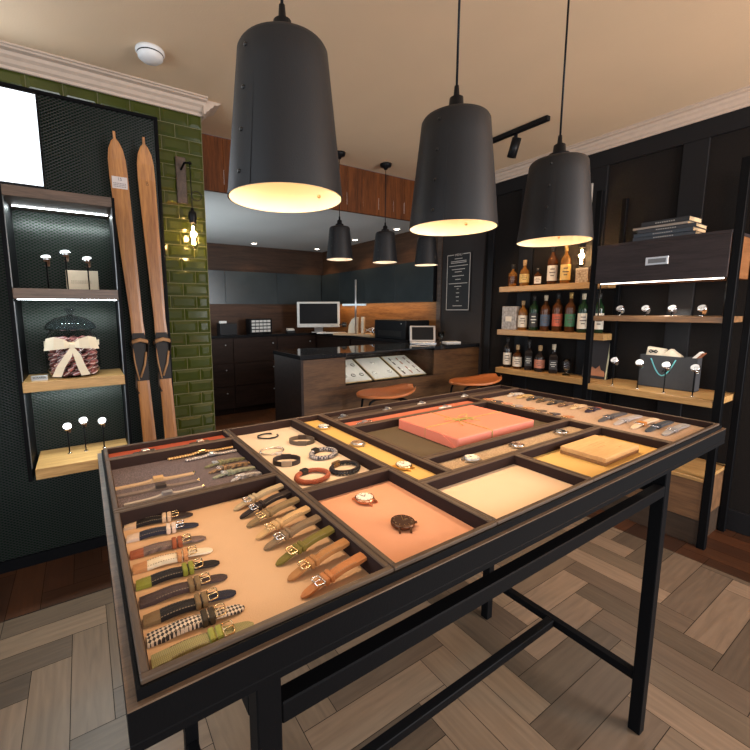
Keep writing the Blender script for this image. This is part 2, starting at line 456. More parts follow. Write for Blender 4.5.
TZ0, TZF, TZ1 = .9685, .990, 1.019
FZ = {}
shaded_felt = pmat('shaded_side_felt', (.030, .017, .014), .9, 0, .2, 500, .1, spec=.1)  # lining of the inner tray walls, their shade put into its dark colour
def tray(x0, x1, y0, y1, lin, label, wt=.0085, d=.029):
    tf = TZ1-d; FZ[label] = tf
    g = .0004; x0 += g; x1 -= g; y0 += g; y1 -= g
    t = thing('display_tray', label, 'tray', ((x0+x1)/2, (y0+y1)/2, TZ0), 0, 'lift-out trays in the table top')
    w2, h2 = (x1-x0)/2, (y1-y0)/2; z1 = TZ1-TZ0
    a = M().box((-w2, -h2, 0), (w2, -h2+wt, z1)).box((-w2, h2-wt, 0), (w2, h2, z1)); 
    a.mi = 1
    a.box((-w2, -h2+wt, 0), (-w2+wt, h2-wt, z1)).box((w2-wt, -h2+wt, 0), (w2, h2-wt, z1))
    a.build('frame', [frame_m, frame_y], t, bevel=.0012)
    q = .0008; zt = z1-.002; zb_ = tf-TZ0
    M().box((-w2+wt, -h2+wt, zb_), (w2-wt, -h2+wt+q, zt)).build('side_shade_lining', shaded_felt, t)
    M().box((-w2+wt, h2-wt-q, zb_), (w2-wt, h2-wt, zt)).build('side_shade_lining', shaded_felt, t)
    M().box((-w2+wt, -h2+wt+q, zb_), (-w2+wt+q, h2-wt-q, zt)).build('side_shade_lining', shaded_felt, t)
    M().box((w2-wt-q, -h2+wt+q, zb_), (w2-wt, h2-wt-q, zt)).build('side_shade_lining', shaded_felt, t)
    M().box((-w2+wt, -h2+wt, 0), (w2-wt, h2-wt, tf-TZ0)).build('lining', lin, t)
    return t
lin_peach = pmat('peach_leather_lining', (.60, .37, .20), .55, 0, .2, 500, .04)
lin_mesh = weave('mauve_woven_lining', (.05, .035, .036), (.20, .15, .15), 420)
lin_red = pmat('red_felt_lining', (.42, .075, .03), .8, 0, .2, 500, .08)
lin_cream = pmat('ivory_felt_lining', (.66, .52, .38), .8, 0, .2, 500, .04)
lin_yel = pmat('yellow_leather_lining', (.64, .40, .12), .6, 0, .15, 500, .04)
lin_pink = pmat('salmon_leather_lining', (.64, .30, .17), .55, 0, .15, 500, .04)
lin_bei = pmat('pale_apricot_lining', (.70, .50, .33), .6, 0, .1, 500, .03)
lin_sand = weave('sand_woven_lining', (.20, .13, .075), (.50, .37, .23), 260)
lin_olive = pmat('olive_felt_lining', (.085, .062, .034), .85, 0, .2, 500, .08)
lin_tan = weave('tan_pebbled_lining', (.26, .17, .11), (.46, .33, .23), 330)
lin_coral = pmat('coral_felt_lining', (.46, .13, .07), .8, 0, .2, 500, .08)
lin_dark = pmat('dark_brown_lining', (.05, .032, .024), .8, 0, .2, 500, .08)
tray(.02, .315, .372, .742, lin_peach, 'large walnut tray with peach lining holding two columns of leather watch straps')
tray(.02, .315, .742, 1.022, lin_mesh, 'walnut tray with mauve woven lining holding nine slim and braided watch straps', d=0.024)
tray(.02, .315, 1.022, 1.1110, lin_red, 'narrow walnut tray with red felt lining at the far left end of the table', d=0.014)
tray(.315, .523, .640, 1.1110, lin_cream, 'walnut tray with ivory felt lining holding bracelets and bangles', d=0.024)
tray(.523, .617, .550, 1.1110, lin_yel, 'narrow walnut tray with yellow lining holding three watch heads', d=0.017)
tray(.315, .523, .372, .640, lin_pink, 'walnut tray with salmon pink lining holding two round watch heads', d=0.024)
tray(.523, .818, .372, .550, lin_bei, 'walnut tray with pale apricot lining and nothing in it', d=0.022)
tray(.818, 1.215, .372, .550, lin_yel, 'walnut tray with yellow lining under the flat wooden box', d=0.022)
tray(.617, 1.215, .550, .640, lin_sand, 'long walnut tray with sand coloured woven lining holding three small watches', d=0.018)
tray(.617, 1.215, .640, .935, lin_olive, 'walnut tray with olive lining under the wrapped coral parcel', d=0.024)
tray(.617, 1.215, .935, 1.022, lin_coral, 'long narrow walnut tray with coral lining just behind the wrapped parcel', d=0.013)
tray(.617, 1.531, 1.022, 1.1110, lin_dark, 'long narrow walnut tray with dark lining along the far edge of the table', d=0.014)
tray(1.215, 1.531, .372, 1.022, lin_tan, 'walnut tray with tan pebbled lining full of straps at the right end of the table', d=0.018)

# ---- watch straps
def lm(name, col, rough=.5, var=.15, vs=200): return pmat(name, col, rough, 0, .5, 900, var, vs, spec=.22)
S_ = {}
stitch_m = pmat('stitch_thread', (.22, .16, .10), .7)
def L_(col, var=.15):
    k = (tuple(col), var)
    if k not in S_: S_[k] = lm('strap_leather', col, .5, var)
    return S_[k]
def outline_strap(xs, wfun, z0, z1, n=1):
    pass
def strap(name, label, x0, y0, x1, y1, wid, band, end, keep, tail, metal=chrome, group=None, z=TZF+.0003, cat='watch strap', lift=0):
    """lies from its broad end (x0,y0) to its pointed tail (x1,y1)"""
    Ln = math.hypot(x1-x0, y1-y0); a = math.atan2(y1-y0, x1-x0)
    t = thing(name, label, cat, (x0, y0, z), a, group)
    h = .0035; w0 = wid/2
    # lower layer of the band and its padded upper layer
    e1 = Ln*.17; bEnd = Ln*.60
    b_ = M(); secs = []
    for k in range(9):
        q = k/8; x = e1+(bEnd-e1)*q; ww = w0*(1-.12*q); zz = .0032+math.sin(q*PI)*.0022
        secs.append([(x, -ww, zz-.0028), (x, -ww*.92, zz+h*.7), (x, 0, zz+h), (x, ww*.92, zz+h*.7), (x, ww, zz-.0028), (x, 0, zz-.0032)])
    b_.strip(secs).build('band', band, t)
    st = M(); n_ = 14
    for k in range(n_):
        q0 = (k+.15)/n_; q1 = (k+.75)/n_
        for sg in (-1, 1):
            pa, pb = [Vector((e1+(bEnd-e1)*q, sg*w0*(1-.12*q)*.80, .0032+math.sin(q*PI)*.0022+h*.78)) for q in (q0, q1)]
            st.bar(pa, pb, .0007, .0007)
    st.build('stitching', stitch_m, t)
    b_ = M(); b_.strip([[(x, -w0, .0), (x, -w0*.95, zt*.8), (x, 0, zt), (x, w0*.95, zt*.8), (x, w0, .0)] for x, zt in ((0, .0045), (e1*.5, .0058), (e1, .0066))])
    b_.build('strap_end', end, t)
    for kx in (Ln*.565, Ln*.64):
        wk = w0*1.04
        M().box((kx-.0032, -wk, .0), (kx+.0032, wk, .0105)).build('keeper', keep, t, bevel=.0012)
    # buckle
    bx0, bx1 = Ln*.68, Ln*.68+.011; wb = w0*1.04
    pts = [(bx0, -wb, .0085), (bx1-.002, -wb, .0095), (bx1, -wb*.8, .0095), (bx1, wb*.8, .0095), (bx1-.002, wb, .0095), (bx0, wb, .0085)]
    bk = M().tube(pts, .0010, 6, closed=True); bk.tube([(bx0, 0, .0088), (bx1+.001, 0, .0104)], .0008, 6)
    bk.build('buckle', metal, t)
    tb_ = M(); secs = []
    for k in range(10):
        q = k/9; x = Ln*.60+(Ln-Ln*.60)*q
        ww = w0*(.88-.12*q)*(1 if q < .72 else math.sqrt(max(.0, 1-((q-.72)/.29)**2))+.02)
        zz = .006*(1-q)+.0005
        secs.append([(x, -ww, zz-.0003), (x, -ww*.9, zz+.0022), (x, 0, zz+.0028), (x, ww*.9, zz+.0022), (x, ww, zz-.0003)])
    tb_.strip(secs).build('tail', tail, t)
    if lift:
        t.location.z += lift; t.rotation_euler = (0, math.asin(lift/Ln), a)
    return t
cream = L_((.62, .42, .26)); blk = L_((.014, .011, .011)); navy = L_((.022, .022, .035)); rust = L_((.30, .08, .03))
tweed = checker('brown_tweed', (.20, .12, .09), (.06, .035, .028), 900, 500)
tan = L_((.50, .23, .09)); ivory = L_((.72, .60, .42)); green = L_((.22, .22, .03)); croc = L_((.06, .036, .033), .5)
bronze = L_((.19, .12, .055)); hound = checker('houndstooth', (.62, .50, .38), (.02, .015, .015), 330, 240); lace = checker('green_woven', (.36, .32, .12), (.22, .20, .08), 800, 700)
limeg = L_((.34, .34, .07))
GL = 'straps in the left column of the peach tray'
data = [
 ('black watch strap with beige end, farthest of the left column in the peach tray', .730, .714, blk, cream, cream, L_((.03, .02, .018), .4), gold),
 ('navy black watch strap with pale pink end, second from the back, peach tray', .687, .673, navy, L_((.66, .50, .38)), L_((.66, .50, .38)), navy, chrome),
 ('brown tweed watch strap with rust leather end and keepers', .636, .625, tweed, rust, rust, tweed, gold),
 ('cream watch strap with tan end and keepers in the left column of the peach tray', .597, .586, ivory, tan, tan, ivory, gold),
 ('black watch strap with moss green end and keepers', .558, .550, blk, green, green, blk, gold),
 ('dark brown ribbed crocodile watch strap between the green-ended and bronze-ended ones', .520, .513, croc, croc, bronze, croc, gold),
 ('black watch strap with bronze end and wide bronze keepers', .484, .476, blk, bronze, bronze, navy, gold),
 ('black and white houndstooth watch strap', .452, .444, hound, hound, L_((.05, .035, .02)), hound, gold),
 ('pale green woven watch strap nearest the front edge of the peach tray', .418, .412, lace, lace, limeg, lace, gold)]
for lb, ya, yb, bd, en, kp, tl, mtl in data:
    strap('watch_strap', lb, .034, ya-.0, .140, yb-.0, .0188, bd, en, kp, tl, mtl, GL)
GR = 'straps in the right column of the peach tray'
data = [
 ('pale beige watch strap, farthest of the right column in the peach tray', .700, .689, L_((.46, .33, .18)), chrome),
 ('black padded watch strap with raised curve in the right column of the peach tray', .666, .655, L_((.025, .015, .012)), chrome),
 ('khaki brown watch strap just in front of the black padded one', .631, .621, L_((.25, .16, .07)), gold),
 ('light tan watch strap in the right column of the peach tray, fourth from the back', .590, .578, L_((.58, .35, .15)), gold),
 ('taupe watch strap in the right column of the peach tray', .553, .544, L_((.22, .14, .075)), chrome),
 ('olive green watch strap in the right column of the peach tray', .511, .499, L_((.17, .13, .025)), gold),
 ('caramel brown watch strap second from the front in the right column of the peach tray', .469, .460, L_((.40, .18, .06)), gold),
 ('orange tan watch strap nearest the front in the right column of the peach tray', .426, .421, L_((.48, .18, .06)), chrome)]
for lb, ya, yb, c, mtl in data:
    t = strap('watch_strap', lb, .306, ya+.001, .204, yb, .0165, c, c, c, c, mtl, GR, lift=.018)
# slim and braided straps of the mauve tray
GM = 'straps in the mauve tray'
ZM = TZ1-.024+.0003
def slim(label, x0, y0, x1, y1, wid, col, clasp, braided=False):
    Ln = math.hypot(x1-x0, y1-y0); t = thing('watch_strap', label, 'watch strap', (x0, y0, ZM), math.atan2(y1-y0, x1-x0), GM)
    if braided:
        b_ = M(); n = int(Ln/.006)
        for k in range(n):
            x = (k+.5)*Ln/n; zz = .0038+.004*math.exp(-((x/Ln-.5)/.12)**2)
            rr = .0042
            mm = Matrix.Translation((x, 0, zz)) @ Matrix.Diagonal((.95, 1.5*(1 if k % 2 else .85), .8, 1))
            b_.lathe([(0, -rr), (rr*.7, -rr*.7), (rr, 0), (rr*.7, rr*.7), (0, rr)], 8, mat=mm)
        b_.build('band', col, t)
        M().box((Ln*.44, -.006, .003), (Ln*.56, .006, .0125)).build('clasp', clasp, t, bevel=.002)
    else:
        w0 = wid/2; b_ = M()
        secs = [[(q*Ln, -w0, .0003), (q*Ln, -w0, .0003+.003+.004*math.exp(-((q-.5)/.1)**2)), (q*Ln, w0, .0003+.003+.004*math.exp(-((q-.5)/.1)**2)), (q*Ln, w0, .0003)] for q in [i/16 for i in range(17)]]
        b_.strip(secs).build('band', col, t)
        M().box((Ln*.45, -w0*1.2, .003), (Ln*.58, w0*1.2, .0105)).build('clasp', clasp, t, bevel=.001)
        M().box((Ln*.975, -w0*1.05, .0003), (Ln, w0*1.05, .0045)).build('tip', chrome, t)
    return t
slim('slim beige strap nearest the left end in the mauve tray', .031, .892, .184, .889, .011, L_((.55, .36, .2)), L_((.55, .33, .14)))
slim('slim grey-brown strap with dark buckle in the mauve tray', .031, .852, .182, .844, .011, L_((.22, .16, .12)), pmat('gunmetal', (.12, .10, .09), .3, .8))
slim('thin silvery strap lowest at the left of the mauve tray', .040, .806, .183, .808, .007, L_((.5, .42, .34)), wmetal)
slim('gold coloured link band at the back of the mauve tray', .147, 1.004, .304, 1.006, .01, pmat('gold_links', (.7, .42, .17), .35, .6), gold, True)
slim('pale silver link band just in front of the gold one in the mauve tray', .181, .974, .304, .975, .01, pmat('silver_links', (.62, .52, .44), .3, .6), wmetal, True)
for lb, ya, c, mtl in (('olive tweed strap at the right of the mauve tray, farthest of its stack', .912, checker('olive_tweed', (.26, .24, .10), (.12, .10, .05), 900, 700), wmetal),
                      ('orange and black patterned strap second in the right stack of the mauve tray', .876, checker('orange_tweed', (.46, .25, .1), (.05, .03, .02), 700, 500), chrome),
                      ('grey green woven strap third in the right stack of the mauve tray', .843, checker('grey_green_tweed', (.36, .36, .24), (.16, .16, .1), 800, 500), wmetal),
                      ('white patterned strap nearest the front on the right of the mauve tray', .806, checker('white_tweed', (.62, .56, .50), (.22, .2, .2), 700, 500), chrome)):
    strap('watch_strap', lb, .303, ya+.004, .208 if ya > .82 else .235, ya-.004, .013, c, c, c, c, mtl, GM, z=ZM)
# bits in the red tray
t = thing('strap_clasp', 'dark folding clasp at the left of the red-lined tray', 'clasp', (.105, 1.066, TZ1-.0138), R(8), 'clasps in the red tray')
M().box((-.025, -.006, 0), (.025, .006, .004)).build('blade', pmat('gunmetal_dark', (.05, .045, .04), .3, .8), t, bevel=.001); M().box((-.006, -.007, .004), (.01, .007, .008)).build('lock', wmetal, t, bevel=.001)
dup(t, (.235, 1.066, TZ1-.0138), R(5), 'pale folding clasp at the right of the red-lined tray')

# ---- straps of the tan tray
GT = 'straps in the tan tray'
cols = [((.075, .072, .078), 'charcoal strap'), ((.34, .31, .30), 'light grey strap'), ((.62, .48, .33), 'cream strap with orange keepers'), ((.045, .055, .07), 'slate blue strap'), ((.32, .31, .31), 'pale grey strap'),
        ((.03, .02, .035), 'dark plum strap with red end'), ((.55, .38, .22), 'cream tan strap'), ((.14, .08, .05), 'brown strap'), ((.05, .04, .035), 'black-brown strap'),
        ((.10, .07, .045), 'dark chestnut strap'), ((.05, .045, .04), 'near-black strap'), ((.45, .30, .12), 'mustard tan strap'), ((.5, .45, .4), 'off-white strap')]
where = ['fifth from the front edge', 'fourth from the front edge', 'third from the front edge', 'second from the front edge', 'nearest the front edge', 'sixth from the front edge', 'seventh from the front edge', 'eighth from the front edge', 'ninth from the front edge', 'tenth from the front edge', 'eleventh from the front edge', 'second from the far end', 'farthest in the column']
ys = [.607, .563, .517, .480, .440, .688, .738, .782, .822, .866, .906, .948, .990]
for (c, nm), wh, y in zip(cols, where, ys):
    longish = y < .65
    xa = 1.505 if longish else 1.51
    xb = 1.325 if longish else 1.41
    k = L_((.55, .22, .05)) if 'orange' in nm else L_(c)
    strap('watch_strap', '%s, %s of the right column, tan tray' % (nm.split(' strap')[0]+' strap', wh), xa, y+.002, xb, y-.004, .021, L_(c), L_((.35, .07, .04)) if 'red end' in nm else L_(c), k, L_(c), chrome if longish else gold, GT, z=TZ1-.0177)
cols2 = [(.42, .17, .07), (.05, .04, .035), (.48, .22, .12), (.30, .24, .20), (.45, .20, .08), (.12, .08, .05), (.06, .05, .05), (.40, .16, .06)]
nm2 = ['orange brown', 'black', 'salmon tan', 'grey beige', 'copper tan', 'dark brown', 'charcoal black', 'rust orange']
for c, nm, y in zip(cols2, nm2, [.985, .945, .905, .862, .818, .772, .725, .680]):
    strap('watch_strap', 'short %s strap piece in the left column of the tan tray' % nm, 1.315, y, 1.245, y-.003, .016, L_(c), L_(c), L_(c), L_(c), gold, GT, z=TZ1-.0177)

# ---- bracelets
GB = 'bracelets in the ivory tray'
ZB_ = TZ1-.0237
def ringpts(r, n, a0=0, a1=2*PI, z=0, e=1.0): return [(r*math.cos(a0+(a1-a0)*i/n), r*e*math.sin(a0+(a1-a0)*i/n), z) for i in range(n+(0 if abs(a1-a0-2*PI) < 1e-6 else 1))]
def braid(name, label, x, y, r, th, mat, claspm, rz=0, strands=3, e=.8, turns=18):
    t = thing(name, label, 'bracelet', (x, y, ZB_), rz, GB)
    b_ = M()
    for s_ in range(strands):
        pts = []
        N_ = 180
        for i in range(N_):
            a = 2*PI*i/N_; ph = turns*a+2*PI*s_/strands
            rr = r+math.cos(ph)*th*.62; zz = th+math.sin(ph)*th*.55
            pts.append((rr*math.cos(a), rr*e*math.sin(a), zz))
        b_.tube(pts, th*.42, 5, closed=True)
    b_.build('band', mat, t)
    cbm = M().box((-.009, r*e-th*1.15, 0), (.009, r*e+th*1.15, th*2.2)); cbm.build('clasp', claspm, t, bevel=.0015)
    return t
blkm = pmat('black_metal', (.03, .028, .026), .3, .6)
t = thing('cuff_bracelet', 'thin dark open cuff at the back of the ivory tray', 'bracelet', (.415, 1.043, ZB_), R(-20), GB)
M().tube(ringpts(.028, 30, R(70), R(380), .0035, .8), .0022, 8).build('band', blkm, t); 
for a in (70, 380): M().lathe([(0, -.003), (.003, 0), (0, .003)], 10, (.028*math.cos(R(a)), .0224*math.sin(R(a)), .0035)).build('tip', blkm, t)
t = thing('bangle', 'slender pale silver bangle at the left of the ivory tray', 'bracelet', (.378, .925, ZB_), 0, GB)
M().tube(ringpts(.030, 48, 0, 2*PI, .003, .82), .0022, 8, closed=True).build('band', pmat('silver_pale', (.75, .68, .58), .25, .8), t)
M().box((.0, -.029, 0), (.016, -.021, .006)).build('clasp', wmetal, t, bevel=.001)
def flatband(label, x, y, r, h, mat, claspm, rz):
    t = thing('leather_bracelet', label, 'bracelet', (x, y, ZB_), rz, GB)
    b_ = M(); P = []
    N_ = 48
    for i in range(N_):
        a = 2*PI*i/N_; P.append([(rr*math.cos(a), rr*.8*math.sin(a), zz) for rr, zz in ((r, 0), (r, h), (r-.002, h), (r-.002, 0))])
    rings = [[b_.bm.verts.new(q) for q in p] for p in P]
    for i in range(N_):
        A, B = rings[i], rings[(i+1) % N_]
        for k in range(4): b_._f([A[k], A[(k+1) % 4], B[(k+1) % 4], B[k]])
    b_.build('band', mat, t)
    M().box((-.012, -r*.8-.002, .0), (.012, -r*.8+.004, h*1.15)).build('clasp', claspm, t, bevel=.001)
    M().box((-.014, r*.8-.004, .0), (.010, r*.8+.002, h*1.1)).build('keeper', mat, t, bevel=.001)
    return t
flatband('dark brown leather bracelet with metal clasp near the left wall of the ivory tray', .378, .838, .032, .011, L_((.035, .025, .022)), pmat('pewter', (.3, .27, .24), .3, .8), R(-25))
flatband('grey-brown smooth wrap bracelet near the back right of the ivory tray', .474, .950, .034, .011, L_((.12, .09, .065)), L_((.06, .04, .03)), R(150))
braid('braided_bracelet', 'blue-black and white braided bracelet in the middle right of the ivory tray', .473, .832, .034, .0058, checker('navy_braid', (.035, .035, .05), (.42, .38, .36), 240, 240), blkm, R(20))
braid('braided_bracelet', 'red-brown braided leather bracelet at the front left of the ivory tray', .386, .727, .036, .0055, L_((.34, .09, .045)), blkm, R(10), turns=14)
t = thing('beaded_bracelet', 'black beaded bracelet with bronze clasp at the front right of the ivory tray', 'bracelet', (.468, .727, ZB_), R(15), GB)
b_ = M(); 
for i in range(26):
    a = 2*PI*i/26
    b_.lathe([(0, -.0045), (.0032, -.0032), (.0045, 0), (.0032, .0032), (0, .0045)], 8, (.035*math.cos(a), .028*math.sin(a), .0046))
b_.build('beads', pmat('black_bead', (.02, .02, .022), .15), t)
M().tube(ringpts(.033, 40, 0, 2*PI, .0095, .8), .0025, 6, closed=True).build('cord', L_((.03, .022, .02)), t)
M().box((-.012, .024, 0), (.012, .031, .013)).build('clasp', pmat('bronze_clasp', (.22, .13, .05), .3, .8), t, bevel=.001)

# ---- watch heads
def head(label, x, y, r, case, dial, rz=0, group='watch heads in the trays', hands=darkm, z=TZF+.0003, lugs=True, strapm=None):
    t = thing('watch' if not strapm else 'wristwatch', label, 'watch', (x, y, z), rz, group)
    M().lathe([(0, 0), (r*.82, 0), (r*.98, .003), (r, .006), (r*.97, .0085), (r*.86, .0098), (r*.84, .009)], 32).build('case', case, t)
    M().lathe([(0, .0086), (r*.86, .0086), (r*.86, .0094), (0, .0094)], 32, smooth=False).build('dial', dial, t)
    hb = M()
    hb.box((-.0006, 0, .0094), (.0006, r*.6, .0099)).bar((0, 0, .0097), (r*.4, r*.2, .0097), .0012, .0005)
    for k in range(12):
        a = 2*PI*k/12; hb.bar((r*.68*math.cos(a), r*.68*math.sin(a), .0096), (r*.79*math.cos(a), r*.79*math.sin(a), .0096), .0009, .0005)
    hb.build('hands', hands, t)
    lb = M()
    if lugs:
        for sx in (-.45, .45):
            for sy in (-1, 1):
                lb.strip([[(sx*r-.0018, sy*r*.8, .002), (sx*r+.0018, sy*r*.8, .002), (sx*r+.0018, sy*r*.8, .007), (sx*r-.0018, sy*r*.8, .007)],
                          [(sx*r-.0015, sy*r*1.22, .0), (sx*r+.0015, sy*r*1.22, .0), (sx*r+.0015, sy*r*1.22, .003), (sx*r-.0015, sy*r*1.22, .003)]])
        lb.build('lugs', case, t)
    M().lathe([(0, 0), (.0022, 0), (.0022, .004), (0, .004)], 10, mat=Matrix.Translation((r*.97, 0, .0052)) @ Matrix.Rotation(R(90), 4, 'Y')).build('crown', case, t)
    return t
dw = pmat('white_dial', (.78, .72, .62), .35, 0, 0, var=.02)
dk = pmat('brown_dial', (.07, .035, .022), .2, .2); rose = pmat('rose_gold', (.62, .30, .17), .22, .9)
head('white dial watch head in a rose gold case on the salmon tray', .418, .582, .0185, rose, dw, R(20), z=TZ1-.0237)
head('dark brown dial watch head near the front of the salmon tray', .421, .478, .0205, pmat('brown_case', (.14, .07, .04), .25, .8), dk, R(-30), hands=gold, z=TZ1-.0237)
head('watch head nearest the far end of the yellow strip tray', .576, 1.010, .017, chrome, dw, R(50), z=TZ1-.0167)
head('silver watch head with brown dial in the middle of the yellow strip tray', .574, .832, .017, wmetal, pmat('tan_dial', (.32, .2, .12), .3), R(40), z=TZ1-.0167)
head('pale watch head nearest the front end of the yellow strip tray', .574, .652, .0185, gold, dw, R(20), z=TZ1-.0167)
head('pale dial watch lying at the left of the sand tray', .736, .600, .0185, wmetal, dw, R(70), z=TZ1-.0177)
head('silver watch with brown dial in the middle of the sand tray', .908, .600, .0165, chrome, pmat('brown_dial_b', (.25, .15, .10), .3), R(60), z=TZ1-.0177)
head('dark watch at the right of the sand tray', 1.110, .600, .0175, chrome, darkm, R(65), hands=dw, z=TZ1-.0177)

# ---- bits in the far and coral strip trays
for lb, x, y, c in (('small silver buckle at the left of the coral tray', .70, .976, chrome), ('small pale buckle at the right end of the coral tray', 1.05, .980, cream_p)):
    t = thing('strap_clasp', lb, 'clasp', (x, y, TZ1-.0128), R(5), 'clasps in the coral tray')
    M().box((-.028, -.006, 0), (.028, .006, .005)).build('blade', c, t, bevel=.001)
    M().box((-.006, -.0075, .005), (.008, .0075, .009)).build('lock', wmetal, t, bevel=.001)
rod_m = pmat('coral_rod', (.5, .15, .08), .5)
for lb, x, c in (('silver buckle farthest left in the dark far tray', .68, chrome), ('silver buckle in the left half of the dark far tray', .86, wmetal), ('white buckle in the middle of the dark far tray', 1.02, cream_p), ('pale buckle in the right part of the dark far tray', 1.25, cream_p)):
    t = thing('strap_clasp', lb, 'clasp', (x, 1.066, TZ1-.0138), R(10), 'clasps in the far tray')
    M().box((-.018, -.006, 0), (.018, .006, .006)).build('blade', c, t, bevel=.001)
    M().box((-.005, -.0075, .006), (.006, .0075, .012)).build('lock', wmetal, t, bevel=.001)

# ---- wrapped parcel
pk = thing('wrapped_parcel', 'flat parcel in coral paper tied with green-gold string', 'parcel', (.938, .792, TZ1-.0236), R(0))
paper = pmat('coral_paper', (.66, .19, .12), .55, 0, .35, 18, .06, 8)
b_ = M().box((-.163, -.115, 0), (.163, .115, .030))
b_.build('paper', paper, pk, bevel=.0035, seg=2)
f_ = M(); f_.prism([(-.1155, .0015), (-.06, .0295), (.06, .0295), (.1155, .0015)], -.0012, .0012, Matrix.Translation((-.164, 0, 0)) @ Matrix.Rotation(R(90), 4, 'X') @ Matrix.Rotation(R(90), 4, 'Y'))
f_.build('fold', paper, pk)
string = pmat('string', (.34, .27, .07), .7)
b_ = M()
sx, sy = -.03, .0
b_.tube([(sx, -.1155, .001), (sx, -.1162, .0295), (sx, -.1, .0312), (sx, .1, .0312), (sx, .1162, .0295), (sx, .1155, .001)], .0013, 6)
b_.tube([(-.1642, sy, .001), (-.1645, sy, .0295), (-.15, sy, .0312), (.15, sy, .0312), (.1645, sy, .0295), (.164, sy, .001)], .0013, 6)
def loop(ax, ay, rx, ang, zz=.036):
    pts = []
    for i in range(17):
        a = PI+2*PI*i/16
        px, py = rx*(1+math.cos(a)), rx*.38*math.sin(a)
        ca, sa = math.cos(ang), math.sin(ang)
        pts.append((sx+px*ca-py*sa, sy+px*sa+py*ca, zz-.003+.006*math.sin(PI*i/16)))
    return pts
for rx, an in ((.026, 20), (.024, 165), (.021, -35)): b_.tube(loop(0, 0, rx, R(an)), .0014, 6)
b_.tube([(sx, sy, .034), (sx-.02, sy-.02, .0335), (sx-.034, sy-.045, .032)], .0014, 6); b_.tube([(sx, sy, .034), (sx+.03, sy-.01, .0335), (sx+.05, sy-.035, .032)], .0014, 6)
b_.lathe([(0, -.004), (.004, 0), (0, .004)], 8, (sx, sy, .035))
b_.build('string_bow', string, pk)
# ---- wooden box on yellow tray
wb = thing('wooden_box', 'flat pale wooden box on the yellow-lined tray', 'box', (1.048, .470, TZ1-.0216), 0)
lw_ = wood('limewood', (.66, .40, .17), (.50, .27, .10), 'X', 14, .45)
M().box((-.083, -.052, 0), (.083, .052, .008)).build('base', wood('cork_brown', (.34, .17, .06), (.2, .09, .03), 'X', 60, .6), wb, bevel=.001)
M().box((-.083, -.052, .008), (.083, .052, .0185)).build('lid', lw_, wb, bevel=.001)
b_ = M()
for i, (yy, l) in enumerate(((.016, .05), (.006, .062), (-.006, .04), (-.03, .02))):
    n = int(l/.006)
    for k in range(n): b_.box((-.02+k*.006+(.05 if i == 3 else 0), yy, .0185), (-.0165+k*.006+(.05 if i == 3 else 0), yy+.0012, .0188))
b_.build('engraving', pmat('burnt_mark', (.36, .19, .08), .6), wb)

# ================================================================== PENDANTS
shade_out = pmat('charcoal_shade', (.010, .0098, .011), .5, 0, .15, 400, .05, spec=.4)
shade_in = pmat('cream_shade_inside', (.80, .68, .50), .6, 0, 0, var=.02)
bulb_on = emit('warm_bulb', (1, .74, .42), 3)
def pendant(x, y, zb, ht, rb, rt_, label, power, group, ins):
    t = thing('pendant_lamp', label, 'lamp', (x, y, zb), R(211), group)
    sh = ht-.03
    prof = [(rb, 0)]
    for k in range(1, 7): prof.append((rb+(rt_-rb)*k/6*.95, sh*k/6*.95))
    for k in range(1, 7):
        a = k/6*PI/2; prof.append((rt_-.016*(1-math.cos(a)), sh*.95+.013*math.sin(a)))
    prof += [(.03, sh*.95+.024)]
    M().lathe(prof, 48).build('lamp_shade', shade_out, t)
    pin = [(r-.003 if r > .035 else .0, z-.0025 if z > .05 else z) for r, z in prof]
    M().lathe(pin, 48).build('shade_lining', ins, t)
    s_ = M().bar((rb+.0005, 0, .002), (rt_+.0005, 0, sh*.93), .004, .002)
    s_.build('seam', shade_out, t)
    for k in range(4):
        q = .1+.26*k; rr = rb+(rt_-rb)*q
        a = R(-14)
        mm = Matrix.Rotation(a, 4, 'Z') @ Matrix.Translation((rr-.001, 0, sh*q)) @ Matrix.Rotation(R(90), 4, 'Y')
        M().lathe([(0, 0), (.0045, 0), (.0035, .003), (0, .004)], 10, mat=mm).build('rivet', blkm, t)
    mm = Matrix.Rotation(R(171), 4, 'Z') @ Matrix.Translation((rb-.006, 0, .03)) @ Matrix.Rotation(R(-90), 4, 'Y')
    M().lathe([(0, 0), (.004, 0), (.004, .004), (0, .006)], 10, mat=mm).build('rivet', gold, t)
    zt = sh*.95+.022
    M().lathe([(0, zt), (.032, zt), (.032, zt+.012), (.02, zt+.016), (.018, zt+.04), (.008, zt+.046), (.006, zt+.07), (0, zt+.07)], 20).build('cap', darkm, t)
    zc = H-zb
    M().tube([(0, 0, zt+.06), (0, 0, zc-.03)], .0032, 8).build('cord', darkm, t)
    M().lathe([(0, zc-.045), (.014, zc-.045), (.02, zc-.03), (.045, zc-.022), (.05, zc-.001), (0, zc-.001)], 20).build('canopy', darkm, t)
    M().lathe([(0, sh*.5), (.022, sh*.53), (.03, sh*.62), (.022, sh*.72), (.012, sh*.8), (0, sh*.8)], 16).build('bulb', bulb_on, t)
    M().lathe([(0, sh*.8), (.016, sh*.8), (.016, sh*.93), (0, sh*.93)], 12).build('socket', darkm, t)
    point('pendant_light', (x, y, zb+sh*.42), power*.028, WARM, .035)
    spot('pendant_beam', (x, y, zb+sh*.42), (0, 0, -1), power, WARM, 92, .035, .35)
    return t
G1 = 'large pendant lamps over the display table'
pendant(.382, .82, 1.580, .324, .1195, .089, 'large charcoal pendant lamp nearest the camera, over the left of the table', P_PEND, G1, shade_in)
pendant(.886, .82, 1.572, .319, .1195, .089, 'middle one of the three large charcoal pendant lamps over the table', P_PEND, G1, shade_in)
